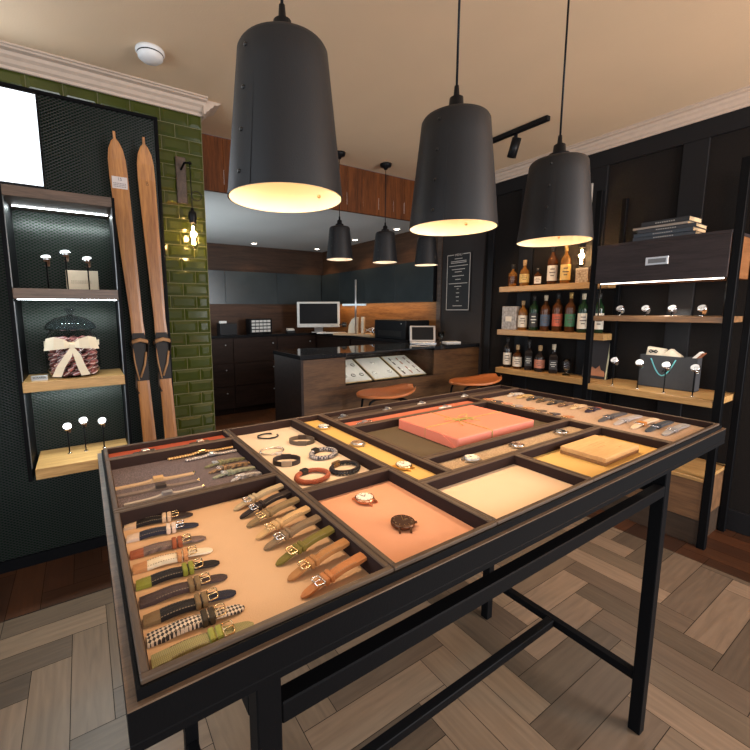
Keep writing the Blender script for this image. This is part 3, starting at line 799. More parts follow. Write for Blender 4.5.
pendant(1.384, .82, 1.578, .294, .118, .089, 'right-hand large charcoal pendant lamp, in front of the whisky shelves', P_PEND, G1, shade_in)
G2 = 'small pendant lamps over the counter'
shade_w = pmat('white_shade_inside', (.75, .70, .64), .6)
pendant(1.775, 2.825, 1.748, .282, .106, .080, 'far pendant lamp with white inside at the left end of the counter', P_SMALL, G2, shade_w)
pendant(2.235, 2.825, 1.752, .282, .106, .080, 'far pendant lamp with white inside over the middle of the counter', P_SMALL, G2, shade_w)
pendant(2.72, 2.825, 1.756, .282, .106, .080, 'far pendant lamp beside the framed menu board', P_SMALL, G2, shade_w)

# smoke detector
t = thing('smoke_detector', 'round white smoke detector on the ceiling', 'smoke detector', (.362, 2.236, H), 0)
wp = pmat('detector_plastic', (.74, .72, .70), .4)
M().lathe([(0, -.001), (.062, -.001), (.064, -.012), (.058, -.020)], 32).build('base', wp, t)
M().lathe([(.058, -.018), (.054, -.028), (.0, -.028)], 32).build('vent_ring', darkm, t)
M().lathe([(.056, -.024), (.054, -.036), (.040, -.047), (0, -.050)], 32).build('cover', wp, t)
# track light
t = thing('track_light', 'black ceiling track with one spotlight head', 'track light', (0, 0, 0))
M().box((2.545, 1.60, H-.03), (2.58, 2.22, H-.0005)).build('track', darkm, t, bevel=.002)
M().lathe([(0, 0), (.012, 0), (.012, .05), (0, .05)], 12, (2.562, 1.83, H-.08)).build('stem', darkm, t)
mm = Matrix.Translation((2.562, 1.83, H-.09)) @ Matrix.Rotation(R(18), 4, 'X')
M().lathe([(0, .03), (.03, .03), (.03, -.09), (.026, -.09), (.024, -.07), (0, -.07)], 20, mat=mm).build('lamp_head', darkm, t)
spot('track_beam', (2.565, 1.86, 2.36), (.62, .08, -1.0), 34, (1, .66, .38), 70, .025, .7)

# ================================================================== LEFT WALL
# expanded metal sheet
mt, nt, b = newmat('expanded_mesh'); N = nt.nodes; L = nt.links
tc = N.new('ShaderNodeTexCoord'); sep = N.new('ShaderNodeSeparateXYZ'); L.new(tc.outputs['Object'], sep.inputs[0])
def mth(op, a, b_=None):
    n = N.new('ShaderNodeMath'); n.operation = op
    for i, v in enumerate((a, b_)):
        if v is None: continue
        if isinstance(v, (int, float)): n.inputs[i].default_value = v
        else: L.new(v, n.inputs[i])
    return n.outputs[0]
sx_ = mth('MULTIPLY', sep.outputs['X'], 1/.024); sz_ = mth('MULTIPLY', sep.outputs['Z'], 1/.015)
u_ = mth('ADD', sx_, sz_); v_ = mth('SUBTRACT', sx_, sz_)
fu = mth('ABSOLUTE', mth('SUBTRACT', mth('FRACT', u_), .5)); fv = mth('ABSOLUTE', mth('SUBTRACT', mth('FRACT', v_), .5))
mxx = mth('MAXIMUM', fu, fv); mask = mth('GREATER_THAN', mxx, .33)
tr = N.new('ShaderNodeBsdfTransparent'); mixs = N.new('ShaderNodeMixShader')
bpn = N.new('ShaderNodeBump'); bpn.inputs['Strength'].default_value = .9; bpn.inputs['Distance'].default_value = .003
L.new(mxx, bpn.inputs['Height']); L.new(bpn.outputs['Normal'], b.inputs['Normal'])
L.new(mask, mixs.inputs[0]); L.new(tr.outputs[0], mixs.inputs[1]); L.new(b.outputs[0], mixs.inputs[2])
L.new(mixs.outputs[0], N['Material Output'].inputs[0])
b.inputs['Base Color'].default_value = (.030, .032, .030, 1); b.inputs['Roughness'].default_value = .3; b.inputs['Metallic'].default_value = .8
mesh_m = mt
backing = pmat('green_backing', (.005, .018, .009), .6, 0, 0, var=.3, vscale=5, spec=.1)
t = thing('mesh_panel', 'large black expanded metal panel covering the tiled wall', 'panel', (0, 0, 0))
M().box((-2.2, 2.600, .06), (.425, 2.602, 2.40)).build('metal_mesh', mesh_m, t)
M().box((-2.2, 2.608, .0), (.43, 2.6155, 2.405)).build('backing_board', backing, t)
fr = M().box((.420, 2.590, 0), (.436, 2.612, 2.41)).box((-2.2, 2.590, 2.395), (.42, 2.608, 2.41)).box((-2.2, 2.590, 0), (.42, 2.608, .06))
fr.build('frame', black, t)

# television
t = thing('television', 'lit white wall screen above the left shelving unit', 'screen', (-.50, 2.57, 1.922), 0)
M().box((-.40, -.02, 0), (.40, .025, .455)).build('housing', darkm, t, bevel=.003)
M().box((-.392, -.0215, .030), (.392, -.0201, .447)).build('display', emit('white_screen', (.86, .92, 1.0), 1.15), t)
M().box((-.40, -.0225, 0), (.40, -.0201, .006)).build('trim_strip', wmetal, t)
area('screen_light', (-.50, 2.53, 2.16), (0, -1, 0), .76, .42, 2.5, (.85, .92, 1))

# shelving unit
fasc = wood('shelf_walnut', (.14, .085, .055), (.06, .035, .024), 'X', 9, .4)
t = thing('shelving_unit', 'black wall shelving unit with oak shelves and LED strips at the left', 'shelf unit', (0, 0, 0))
YS, YB = 2.30, 2.588
M().box((-.262, YS, .56), (-.246, YB, 1.882)).build('side_panel', black, t, bevel=.001)
M().box((.161, YS, .56), (.174, YB, 1.882)).build('side_panel', black, t, bevel=.001)
M().box((-.246, YS, 1.838), (.161, YB, 1.882)).build('top', fasc, t, bevel=.001)
M().box((-.246, YS+.004, 1.402), (.161, YB, 1.448)).build('shelf', fasc, t, bevel=.001)
M().box((-.246, YS-.002, .980), (.161, YB, 1.026)).build('shelf', oak, t, bevel=.001)
M().box((-.232, YS-.012, .568), (.161, YB, .619)).build('shelf', oak, t, bevel=.001)
led = emit('cool_led', (.88, .96, 1.0), 11)
for z_, y_ in ((1.836, 2.50), (1.400, 2.335), (.978, 2.335)):
    M().box((-.235, y_-.004, z_-.002), (.153, y_+.003, z_+.0015)).build('led_strip', led, t)
for z0, z1 in ((1.45, 1.835), (1.03, 1.39), (.62, .97)):
    for x in (-.2445, .1590): M().box((x-.002, YS+.006, z0), (x+.002, YS+.010, z1)).build('edge_profile', pmat('profile_grey', (.22, .23, .24), .35, .8), t)
area('shelf_led_a', (-.035, 2.50, 1.829), (0, .1, -1), .40, .02, 2.7, COOL)
area('shelf_led_b', (-.035, 2.335, 1.394), (0, .25, -1), .40, .02, 2.4, COOL)
area('shelf_led_c', (-.035, 2.335, .972), (0, .25, -1), .40, .02, 2.8, COOL)

def watch_on_rod(label, x, y, z, hz, face_rz, group, rod=True, tilt=35, r=.019, band=None, lean=0):
    """wristwatch closed round a C-ring on a thin rod stand; the dial faces +local X tilted up"""
    t = thing('watch_stand', label, 'watch display', (x, y, z), face_rz, group)
    if rod:
        M().lathe([(0, 0), (.010, 0), (.010, .003), (.004, .005), (0, .005)], 16).build('foot', chrome, t)
        M().tube([(0, 0, .004), (0, 0, hz-.02)], .0032, 8).build('rod', black, t)
    mm = Matrix.Translation((0, 0, hz)) @ Matrix.Rotation(R(tilt), 4, 'Y')
    # ring of the strap
    b_ = M(); P = []; N_ = 24; rr = .021
    for i in range(N_+1):
        a = R(-60)+R(300)*i/N_-R(0)
        P.append([mm @ Vector((-.02+rr*1.0*math.cos(a+R(60)+R(0))*1.0 if False else -.022+rr*math.cos(a), s*.008, rr*1.1*math.sin(a))) for s in (1, -1)])
    rings = []
    for i, (p, q) in enumerate(P):
        a = R(-60)+R(300)*i/N_
        d = (mm.to_3x3() @ Vector((math.cos(a), 0, 1.1*math.sin(a)))).normalized()*.0022
        rings.append([b_.bm.verts.new(v) for v in (p, q, q-d, p-d)])
    for A, B in zip(rings, rings[1:]):
        for k in range(4): b_._f([A[k], A[(k+1) % 4], B[(k+1) % 4], B[k]], k == 0)
    b_.build('band', band or chrome, t)
    m2 = mm @ Matrix.Translation((-.003, 0, 0)) @ Matrix.Rotation(R(90), 4, 'Y')
    M().lathe([(0, 0), (r, 0), (r*1.04, .004), (r*.9, .008), (0, .008)], 24, mat=m2).build('case', chrome, t)
    M().lathe([(0, .0082), (r*.86, .0082), (r*.86, .0087), (0, .0087)], 24, mat=m2, smooth=False).build('dial', pmat_dial, t)
    hb = M(); hb.box((-.0007, 0, .0088), (.0007, r*.6, .0093), m2); hb.box((0, -.0007, .0088), (r*.45, .0007, .0093), m2)
    hb.build('hands', darkm, t)
    return t
pmat_dial = pmat('bright_dial', (.62, .62, .62), .3, 0, 0, var=.01)
GS = 'watches on rod stands in the left shelving unit'
fr_ = R(-100)
brn = L_((.10, .045, .02))
for lb, x, zc in (('watch on a rod stand at the left of the top left shelf', -.122, 1.600), ('tallest of the three watch stands on the top left shelf', -.044, 1.628), ('watch on a rod stand before the beige card, top left shelf', .045, 1.603)):
    watch_on_rod(lb, x, 2.44, 1.448, zc-1.448, fr_, GS, tilt=-60, r=.023, band=brn)
for lb, x, zc in (('watch on a rod stand at the left of the lowest left shelf', -.102, .762), ('middle and tallest watch stand on the lowest left shelf', -.031, .782), ('watch on a rod stand at the right of the lowest left shelf', .052, .768)):
    watch_on_rod(lb, x, 2.46, .619, zc-.619, fr_, GS, tilt=-45, r=.022, band=brn)
# beige card box
t = thing('card_box', 'small beige printed card box behind the watches on the top left shelf', 'box', (.02, 2.545, 1.448), R(-4))
M().box((-.070, -.012, 0), (.070, .012, .105)).build('carton', pmat('beige_card', (.62, .50, .36), .7), t, bevel=.001)
b_ = M()
for k in range(3):
    for i in range(12): b_.box((-.05+i*.0075, -.0124, .052-k*.006), (-.0448+i*.0075, -.012, .054-k*.006))
b_.build('print', pmat('grey_ink', (.28, .22, .17), .7), t)
# name plaque
t = thing('name_plaque', 'small grey plaque beside the sweet jar', 'sign', (-.185, 2.345, 1.026), R(-3))
M().box((-.030, -.010, 0), (.030, .010, .004)).build('foot', wmetal, t)
M().box((-.032, -.004, .003), (.032, .002, .024), Matrix.Rotation(R(12), 4, 'X')).build('plate', pmat('plaque_grey', (.40, .42, .43), .4), t, bevel=.001)
def text(s, size, mat, name, parent, loc, rot, ext=.0004, align='CENTER'):
    cu = bpy.data.curves.new(name, 'FONT'); cu.body = s; cu.size = size; cu.extrude = ext; cu.align_x = align; cu.align_y = 'CENTER'; cu.materials.append(mat)
    ob = bpy.data.objects.new(name, cu); C.objects.link(ob)
    bpy.context.view_layer.update()
    me = bpy.data.meshes.new_from_object(ob.evaluated_get(bpy.context.evaluated_depsgraph_get()))
    bpy.data.objects.remove(ob)
    o = bpy.data.objects.new(name, me); C.objects.link(o); o.parent = parent; o.location = loc; o.rotation_euler = rot
    return o
text('SCRAPER', .0125, darkm, 'lettering', t, (0, -.0075, .0135), (R(90+12), 0, 0))

# sweet jar
JX, JY, JZ = -.048, 2.440, 1.0262
t = thing('sweet_jar', 'large lidded glass jar with a cream ribbon bow', 'jar', (JX, JY, JZ), 0)
k = .114
pr = [(0, 0), (.092, 0), (.106, .010), (k, .05), (k, .14), (.108, .190), (.090, .222), (.088, .230)]
pin = [(r-.003 if r > .01 else 0, z+.004 if z < .01 else z) for r, z in pr][::-1]
thin_glass = pmat('jar_glass', (.97, .98, .98), .03, 0, 0, var=.01, trans=1, ior=1.12)
M().lathe(pr+pin, 40).build('glass_body', thin_glass, t)
lidm = pmat('lid_glass', (.62, .66, .68), .06, 0, 0, var=.02, trans=1, ior=1.12)
LP_ = [(0, .236), (.080, .236), (.104, .232), (.108, .240), (.098, .262), (.064, .287), (.024, .298), (.012, .302), (.010, .310), (.020, .318), (.021, .330), (.010, .338), (0, .339)]
lid_in = [(r-.004, z-.003) for r, z in LP_[3:8]]
LP_ = LP_[2:]+[]
M().lathe([(0, LP_[4][1]-.004)]+lid_in[::-1]+LP_, 36).build('lid', lidm, t)
rib = pmat('cream_ribbon', (.74, .62, .44), .7, 0, .3, 300, .05)
bw = M()
N_ = 40
A = [[bw.bm.verts.new(((k+.0015)*math.cos(2*PI*i/N_), (k+.0015)*math.sin(2*PI*i/N_), z)) for z in (.150, .175)] for i in range(N_)]
for i in range(N_): bw._f([A[i][0], A[(i+1) % N_][0], A[(i+1) % N_][1], A[i][1]], True)
def ribbon(pts, wds, th=.0012):
    secs = []
    for (x, y, z, dx, dz), w_ in zip(pts, wds):
        secs.append([(x-dx*w_, y, z-dz*w_), (x+dx*w_, y, z+dz*w_), (x+dx*w_, y+th, z+dz*w_), (x-dx*w_, y+th, z-dz*w_)])
    bw.strip(secs)
yb_ = -k-.012
for s in (-1, 1):
    ribbon([(0, yb_, .158, 0, 1), (s*.03, yb_-.016, .168, 0, 1), (s*.07, yb_-.012, .172, -.1*s, 1), (s*.105, yb_+.012, .165, -.2*s, 1)], (.008, .022, .030, .028))
    ribbon([(s*.105, yb_+.014, .165, -.2*s, 1), (s*.05, yb_+.016, .158, 0, 1), (0, yb_+.008, .156, 0, 1)], (.024, .016, .008))
    ribbon([(0, yb_, .152, 1, 0), (s*.018, yb_-.006, .11, 1, .3*s), (s*.040-.01, yb_-.002, .06, 1, .2*s), (s*.058-.012, yb_+.012, .012, 1, .1*s)], (.006, .014, .016, .018))
bw.box((-.010, yb_-.006, .146), (.010, yb_+.004, .168))
bw.build('ribbon_bow', rib, t)
sw_m = [pmat('sweet_pink', (.42, .13, .11), .6, 0, .5, 150, .25, 60), pmat('sweet_brown', (.24, .07, .06), .55, 0, .4, 150, .3, 60)]
wrap_m = pmat('sugar_white', (.72, .60, .56), .6)
protos = []
cnt = 0
for lay in range(8):
    z_ = .0185+lay*.0232
    for ring, (rr, n) in enumerate(((.086, 13), (.050, 7), (.0, 1))):
        if lay == 7 and ring == 0: rr = .078; n = 11
        for i in range(n):
            a = 2*PI*(i+.5*(lay % 2))/n+ring
            lo = (JX+rr*math.cos(a), JY+rr*math.sin(a), JZ+z_)
            if len(protos) < 2:
                s_ = thing('wrapped_sweet', 'pink and brown round sweet in the lidded glass jar', 'sweet', lo, a, 'sweets in the glass jar')
                M().lathe([(0, -.0085), (.013, -.0080), (.0175, -.004), (.0175, -.001), (.0165, 0), (.0175, .001), (.0175, .004), (.013, .0080), (0, .0085)], 14).build('shell', sw_m[len(protos)], s_)
                M().lathe([(.0165, -.0022), (.0182, -.0016), (.0182, .0016), (.0165, .0022)], 14).build('cream_filling', wrap_m, s_)
                s_.rotation_euler = (R(90 if False else 25), 0, a); protos.append(s_)
            else:
                s_ = dup(protos[cnt % 2], lo); s_.rotation_euler = (R(rnd.uniform(15, 40)), R(rnd.uniform(-15, 15)), a)
            cnt += 1

# skis
def ski(label, xt, xm, xb, rzl, sticker):
    t = thing('wooden_ski', label, 'ski', (0, 0, 0), 0, 'vintage skis leaning on the mesh panel')
    skm = wood('ski_wood_'+sticker, (.50, .215, .058), (.24, .085, .022), 'Z', 5, .35, 16)
    prof = [(.0, .033), (.02, .035), (.3, .035), (.62, .034), (.95, .031), (1.18, .029), (1.23, .033), (1.3, .030), (1.6, .036), (1.9, .041), (2.05, .043), (2.13, .041), (2.18, .033), (2.215, .018), (2.228, .007), (2.235, .006), (2.262, .006)]
    def cx(z): 
        q = z/2.262
        return .010+xb+(xm-xb)*min(1, q/.57)+(xt-xm)*max(0, (q-.57)/.43)
    def cy(z): return 2.455+.085*z/2.262 - (.03*((z-1.95)/.31)**2 if z > 1.95 else 0)
    b_ = M()
    th = .012
    b_.strip([[(cx(z)-w_, cy(z), z), (cx(z)-w_*.6, cy(z)-.002, z), (cx(z)+w_*.6, cy(z)-.002, z), (cx(z)+w_, cy(z), z), (cx(z)+w_, cy(z)+th, z), (cx(z)-w_, cy(z)+th, z)] for z, w_ in prof])
    b_.build('ski_body', skm, t, bevel=.0008)
    dark = pmat('binding_plate', (.012, .007, .005), .6)
    b_ = M(); b_.strip([[(cx(z)-w_, cy(z)-.006, z), (cx(z)+w_, cy(z)-.006, z), (cx(z)+w_, cy(z), z), (cx(z)-w_, cy(z), z)] for z, w_ in ((.96, .031), (1.0, .033), (1.15, .035), (1.2, .033), (1.225, .028))])
    b_.build('foot_plate', dark, t)
    for s in (-1, 1): M().bar((cx(1.18)+s*.034, cy(1.18)-.012, 1.10), (cx(1.18)+s*.040, cy(1.18)-.028, 1.19), .004, .022).build('toe_iron', pmat('iron', (.05, .04, .035), .4, .8), t)
    strapm = L_((.46, .24, .11))
    x_, y_ = cx(1.17), cy(1.17)
    M().tube([(x_-.042, y_-.004, 1.165), (x_-.035, y_-.030, 1.180), (x_, y_-.042, 1.19), (x_+.035, y_-.030, 1.180), (x_+.042, y_-.004, 1.165)], .0075, 8, flat=1.5).build('toe_strap', strapm, t)
    M().tube([(x_+.03, y_-.012, 1.12), (x_+.018, y_-.018, 1.05), (x_-.006, y_-.016, .98)], .006, 8).build('heel_strap', strapm, t)
    M().tube([(x_-.036, y_-.012, 1.14), (x_-.028, y_-.018, 1.05), (x_-.014, y_-.016, .965)], .004, 8).build('heel_strap', strapm, t)
    b_ = M(); b_.tube([(x_-.03, y_-.02, 1.0), (x_-.034, y_-.024, .93), (x_-.024, y_-.02, .90)], .004, 6); b_.lathe([(0, -.008), (.008, 0), (0, .008)], 10, (x_-.022, y_-.02, .895)); b_.build('buckle', pmat('iron2', (.10, .07, .05), .4, .8), t)
    if sticker == '15':
        z0, z1 = 1.985, 2.045; 
        b_ = M().prism([(cx(2)-.036, z0), (cx(2)+.036, z0), (cx(2)+.036, z1), (cx(2)-.036, z1)], 0, .0008, Matrix.Translation((0, cy(2.01)-.0035, 0)) @ Matrix.Rotation(R(90), 4, 'X'))
        b_.build('sticker', pmat('paper_sticker', (.62, .54, .50), .7), t)
        text('15', .022, pmat('ink_print', (.10, .08, .09), .6), 'sticker_print', t, (cx(2), cy(2.01)-.0046, 2.032), (R(90), 0, 0))
        b_ = M()
        for r_ in range(3):
            for i in range(8): b_.box((cx(2)-.03+i*.0075, cy(2.01)-.0046, 1.993+r_*.008), (cx(2)-.0245+i*.0075, cy(2.01)-.0042, 1.997+r_*.008))
        b_.build('sticker_text', pmat('ink_small', (.22, .18, .18), .6), t)
    else:
        text('B', .03, pmat('burn_mark', (.16, .07, .025), .6), 'burnt_mark', t, (cx(2.02), cy(2.02)-.0026, 2.03), (R(90), 0, 0))
    return t
ski('vintage wooden ski with a paper sticker, left of the pair', .200, .245, .285, 0, '15')
ski('vintage wooden ski with a burnt mark, right of the pair beside the green tiles', .338, .362, .395, 0, 'B')

# sconces
bulbglass = pmat('bulb_glass', (1, .9, .75), .02, 0, 0, var=.01, trans=1, ior=1.1)
fil = emit('filament', (1, .62, .25), 60)
def sconce(label, loc, rz, wallmat, power, drop):
    """plate flat on the wall (local +Y is into the wall)"""
    t = thing('wall_sconce', label, 'wall lamp', loc, rz, 'bare bulb wall lamps')
    M().box((-.028, -.012, -.13), (.028, 0, .13)).build('back_plate', wallmat, t, bevel=.003)
    b_ = M()
    b_.tube([(0, -.012, .06), (.01, -.06, .085), (.03, -.10, .075)], .006, 8); b_.lathe([(0, -.012), (.012, 0), (0, .012)], 12, (.03, -.10, .075))
    b_.build('arm', black, t)
    b_ = M(); b_.tube([(.03, -.10, .07), (.031, -.10, -.08)]+[(.031+.028*(1-math.cos(a)), -.10, -.10-.028*math.sin(a)*.9) for a in [i*2*PI/14 for i in range(15)]]+[(.031, -.10, -drop)], .0028, 8)
    b_.build('cable', darkm, t)
    M().lathe([(0, .035), (.008, .035), (.010, .02), (.021, .012), (.023, -.01), (.021, -.035), (.019, -.05), (0, -.05)], 20, (.031, -.10, -drop-.02)).build('socket', darkm, t)
    zz = -drop-.07
    M().lathe([(0.012, 0), (.015, -.02), (.025, -.07), (.029, -.105), (.024, -.132), (.010, -.147), (0, -.149)], 24, (.031, -.10, zz)).build('bulb', bulbglass, t)
    b_ = M()
    for k in range(5):
        a = 2*PI*k/5; b_.tube([(.031+.004*math.cos(a), -.10+.004*math.sin(a), zz-.015), (.031+.008*math.cos(a), -.10+.008*math.sin(a), zz-.118)], .0015, 6)
    b_.build('filament', fil, t)
    mw = Matrix.Rotation(rz, 4, 'Z') @ Vector((.031, -.10, zz-.06))
    point('sconce_light', Vector(loc)+mw, power, (1, .62, .28), .02)
    return t
sconce('bare filament bulb hanging from a dark plate on the green tiles', (.550, 2.616, 2.10), 0, walnut, 8.0, .185)
sconce('bare filament bulb on a pale plate on the charcoal wall behind the right pendant', (3.252, 1.675, 2.14), R(-90), pmat('pale_plate', (.38, .33, .28), .5), 17.0, .27)

# ================================================================== RIGHT WALL: WHISKY SHELVES
GSh = 'oak shelves with whisky'
for z, lb in ((1.540, 'top oak shelf of whisky bottles on the charcoal wall'), (1.173, 'middle oak shelf with a row of seven bottles'), (.838, 'lowest oak shelf of bottles, next to the ladder shelf')):
    o = M().box((3.07, 1.41, z-.045), (3.252, 2.285, z)).build('wall_shelf', oak_y, bevel=.002)
    tag(o, lb, 'shelf', GSh)
def bottle(label, x, y, z, h, r, glass, labm, capm, lab=(.12, .48), shape='round', text_s=None):
    t = thing('whisky_bottle', label, 'bottle', (x, y, z+.0005), R(-58), 'whisky bottles on the wall shelves')
    sq = 1
    if shape == 'round':
        pr = [(0, 0), (r*.94, 0), (r, h*.02), (r, h*.60), (r*.92, h*.67), (r*.45, h*.76), (r*.34, h*.80), (r*.34, h*.90), (0, h*.90)]
    elif shape == 'squat':
        pr = [(0, 0), (r*.94, 0), (r, h*.03), (r*1.02, h*.5), (r*.9, h*.60), (r*.5, h*.68), (r*.32, h*.72), (r*.32, h*.84), (0, h*.84)]
    else:
        pr = [(0, 0), (r*1.1, 0), (r*1.18, h*.03), (r*1.18, h*.58), (r*.95, h*.64), (r*.40, h*.70), (r*.34, h*.74), (r*.34, h*.86), (0, h*.86)]
    n = 28 if shape != 'square' else 4
    mm = Matrix.Rotation(R(45), 4, 'Z') if shape == 'square' else None
    M().lathe(pr, n, mat=mm, smooth=shape != 'square').build('glass', glass, t, bevel=.004 if shape == 'square' else 0, seg=2)
    top = pr[-1][1]
    M().lathe([(0, top), (r*.38, top), (r*.40, top+h*.02), (r*.40, h), (0, h)], 18).build('cap', capm, t)
    M().lathe([(r*.345, top-h*.05), (r*.36, top-h*.05), (r*.36, top), (r*.345, top)], 18).build('neck_foil', capm, t)
    z0, z1 = h*lab[0], h*lab[1]
    if shape == 'square':
        q = r*1.18*.7071+.0008
        M().box((-q*.85, -q-.0006, z0), (q*.85, -q, z1)).build('paper_label', labm, t)
        yy = -q-.0008
    else:
        rr = r*1.012+.0004; b_ = M(); N_ = 14; pa = []
        for i in range(N_+1):
            a = R(-90-75)+R(150)*i/N_; pa.append([b_.bm.verts.new((rr*math.cos(a), rr*math.sin(a), z)) for z in (z0, z1)])
        for i in range(N_): b_._f([pa[i][0], pa[i+1][0], pa[i+1][1], pa[i][1]], True)
        b_.build('paper_label', labm, t); yy = -rr-.0008
    b_ = M()
    for k_, (f0, wdt) in enumerate(((.72, .45), (.5, .6), (.3, .35))):
        b_.box((-wdt*r, yy-.0006, z0+(z1-z0)*f0), (wdt*r, yy+.0006+.0*k_, z0+(z1-z0)*(f0+.07)))
    b_.build('label_print', inkd if labm is not lab_b else inkw, t)
    return t
amber = pmat('amber_glass', (.13, .040, .009), .05, 0, 0, var=.05, trans=.45, ior=1.4)
honey = pmat('honey_glass', (.34, .14, .03), .05, 0, 0, var=.05, trans=.5, ior=1.4)
dgreen = pmat('green_glass', (.012, .038, .014), .05, 0, 0, var=.05, trans=.3, ior=1.4)
dglass = pmat('dark_glass', (.02, .014, .012), .06, 0, 0, var=.05, trans=.1, ior=1.4)
lab_w = pmat('cream_label', (.68, .60, .48), .6); lab_y = pmat('yellow_label', (.62, .42, .14), .6); lab_b = pmat('black_label', (.03, .03, .03), .6)
lab_r = pmat('red_label', (.48, .10, .05), .6); lab_g = pmat('green_label', (.05, .17, .08), .6); lab_n = pmat('navy_label', (.07, .10, .15), .6); lab_o = pmat('orange_label', (.55, .20, .12), .6)
inkd = pmat('label_ink', (.10, .07, .05), .6); inkw = pmat('label_ink_pale', (.6, .58, .5), .6)
corkc = pmat('cork_cap', (.42, .26, .12), .6); capb = pmat('black_cap', (.02, .018, .016), .4); capg = pmat('gold_cap', (.55, .35, .12), .35, .6); capw = pmat('pale_cap', (.6, .5, .35), .5)
Z1_, Z2_, Z3_ = 1.540, 1.173, .838
XB = 3.155
bl = [
 ('small squat bottle with black cap, leftmost on the top shelf', 2.215, Z1_, .190, .036, honey, amber, capb, 'squat'),
 ('squat bottle with tan cap and cream label, second on the top shelf', 2.105, Z1_, .215, .038, honey, lab_y, corkc, 'squat'),
 ('shortest bottle with white label on the top shelf', 1.985, Z1_, .140, .034, amber, lab_w, capb, 'square'),
 ('tall bottle with white label on the top shelf under the pendant', 1.865, Z1_, .295, .036, amber, lab_w, capb, 'round'),
 ('tall bottle with yellow label on the top shelf', 1.760, Z1_, .290, .036, honey, lab_y, capg, 'round'),
 ('bottle with plain white label beside the silver tin on the middle shelf', 2.100, Z2_, .245, .037, honey, lab_w, corkc, 'round'),
 ('green bottle with black and white label on the middle shelf', 2.000, Z2_, .285, .036, dgreen, lab_b, capb, 'round'),
 ('bottle with navy blue label on the middle shelf', 1.900, Z2_, .285, .036, amber, lab_n, capw, 'round'),
 ('bottle with red label on the middle shelf', 1.800, Z2_, .300, .037, amber, lab_r, capb, 'round'),
 ('bottle with dark green label and gold cap on the middle shelf', 1.700, Z2_, .300, .036, amber, lab_g, capg, 'round'),
 ('bottle with tall white label on the middle shelf', 1.605, Z2_, .288, .036, dgreen, lab_w, capw, 'round'),
 ('green bottle with white label at the right end of the middle shelf', 1.495, Z2_, .288, .034, dgreen, lab_w, capb, 'round'),
 ('bottle with tall cream label, leftmost on the lowest shelf', 2.230, Z3_, .262, .034, dglass, lab_w, capb, 'round'),
 ('squat bottle with small white label on the lowest shelf', 2.130, Z3_, .205, .038, amber, lab_w, corkc, 'squat'),
 ('dark bottle with yellow lettering on the lowest shelf', 2.025, Z3_, .255, .035, dglass, lab_b, capb, 'square'),
 ('squat dark bottle with orange label on the lowest shelf', 1.925, Z3_, .215, .040, dglass, lab_o, corkc, 'squat'),
 ('black bottle with white print on the lowest shelf', 1.810, Z3_, .232, .037, dglass, lab_b, capw, 'square')]
for lb, y, z, h, r, g, lm_, cp, sh in bl:
    bottle(lb, XB, y, z, h, r, g, lm_, cp, (.10, .50) if 'tall' in lb or 'white label' in lb else (.14, .46), sh)
# decorated box on top shelf, silver tin on middle, tasting glass on lowest
t = thing('gift_box', 'small cream patterned box at the right end of the top shelf', 'box', (XB, 1.615, Z1_), 0)
M().box((-.04, -.045, 0), (.04, .045, .095)).build('carton', weave('patterned_card', (.62, .48, .30), (.22, .12, .06), 70), t, bevel=.001)
M().box((-.041, -.046, .095), (.041, .046, .108)).build('lid', pmat('cream_lid', (.6, .48, .32), .6), t, bevel=.001)
t = thing('carved_tin', 'silver-grey embossed tin at the left end of the middle shelf', 'tin', (XB-.01, 2.205, Z2_), 0)
M().box((-.035, -.068, 0), (.035, .068, .20)).build('body', weave('embossed_silver', (.45, .41, .36), (.18, .15, .13), 45, .4), t, bevel=.003)
M().box((-.037, -.03, .07), (-.035, .03, .115)).build('paper_label', lab_w, t)
t = thing('tasting_glass', 'clear tulip tasting glass on the lowest shelf', 'glass', (XB-.01, 1.695, Z3_), 0)
M().lathe([(0, 0), (.028, 0), (.028, .004), (.008, .012), (.006, .03), (.022, .045), (.031, .07), (.027, .10), (.021, .125), (.0195, .125), (.025, .10), (.029, .07), (.02, .048), (0, .036)], 28).build('bowl', pmat('tasting_crystal', (.95, .95, .95), .02, 0, 0, var=.01, trans=1, ior=1.35), t)
t = thing('picture_card', 'dark framed picture card standing between the bottles and the ladder shelf', 'picture', (3.17, 1.50, Z3_), R(0))
M().box((-.008, -.085, 0), (.008, .085, .30), Matrix.Rotation(R(8), 4, 'Y')).build('mount', pmat('card_dark', (.025, .02, .02), .5), t)
M().box((-.010, -.085, 0), (.009, -.077, .30), Matrix.Rotation(R(8), 4, 'Y')).build('pale_edge', pmat('card_edge', (.75, .70, .45), .5), t)
b_ = M(); mm = Matrix.Rotation(R(8), 4, 'Y')
b_.prism([(-.07+0, .02), (.055, .02), (.06, .05), (.035, .058), (.02, .085), (-.005, .07), (-.03, .098), (-.042, .066), (-.062, .06), (-.072, .04)], -.0095, -.0082, mm @ Matrix(((0,0,1,0),(1,0,0,0),(0,1,0,0),(0,0,0,1)))); b_.build('picture', pmat('copper_print', (.48, .20, .10), .5), t)

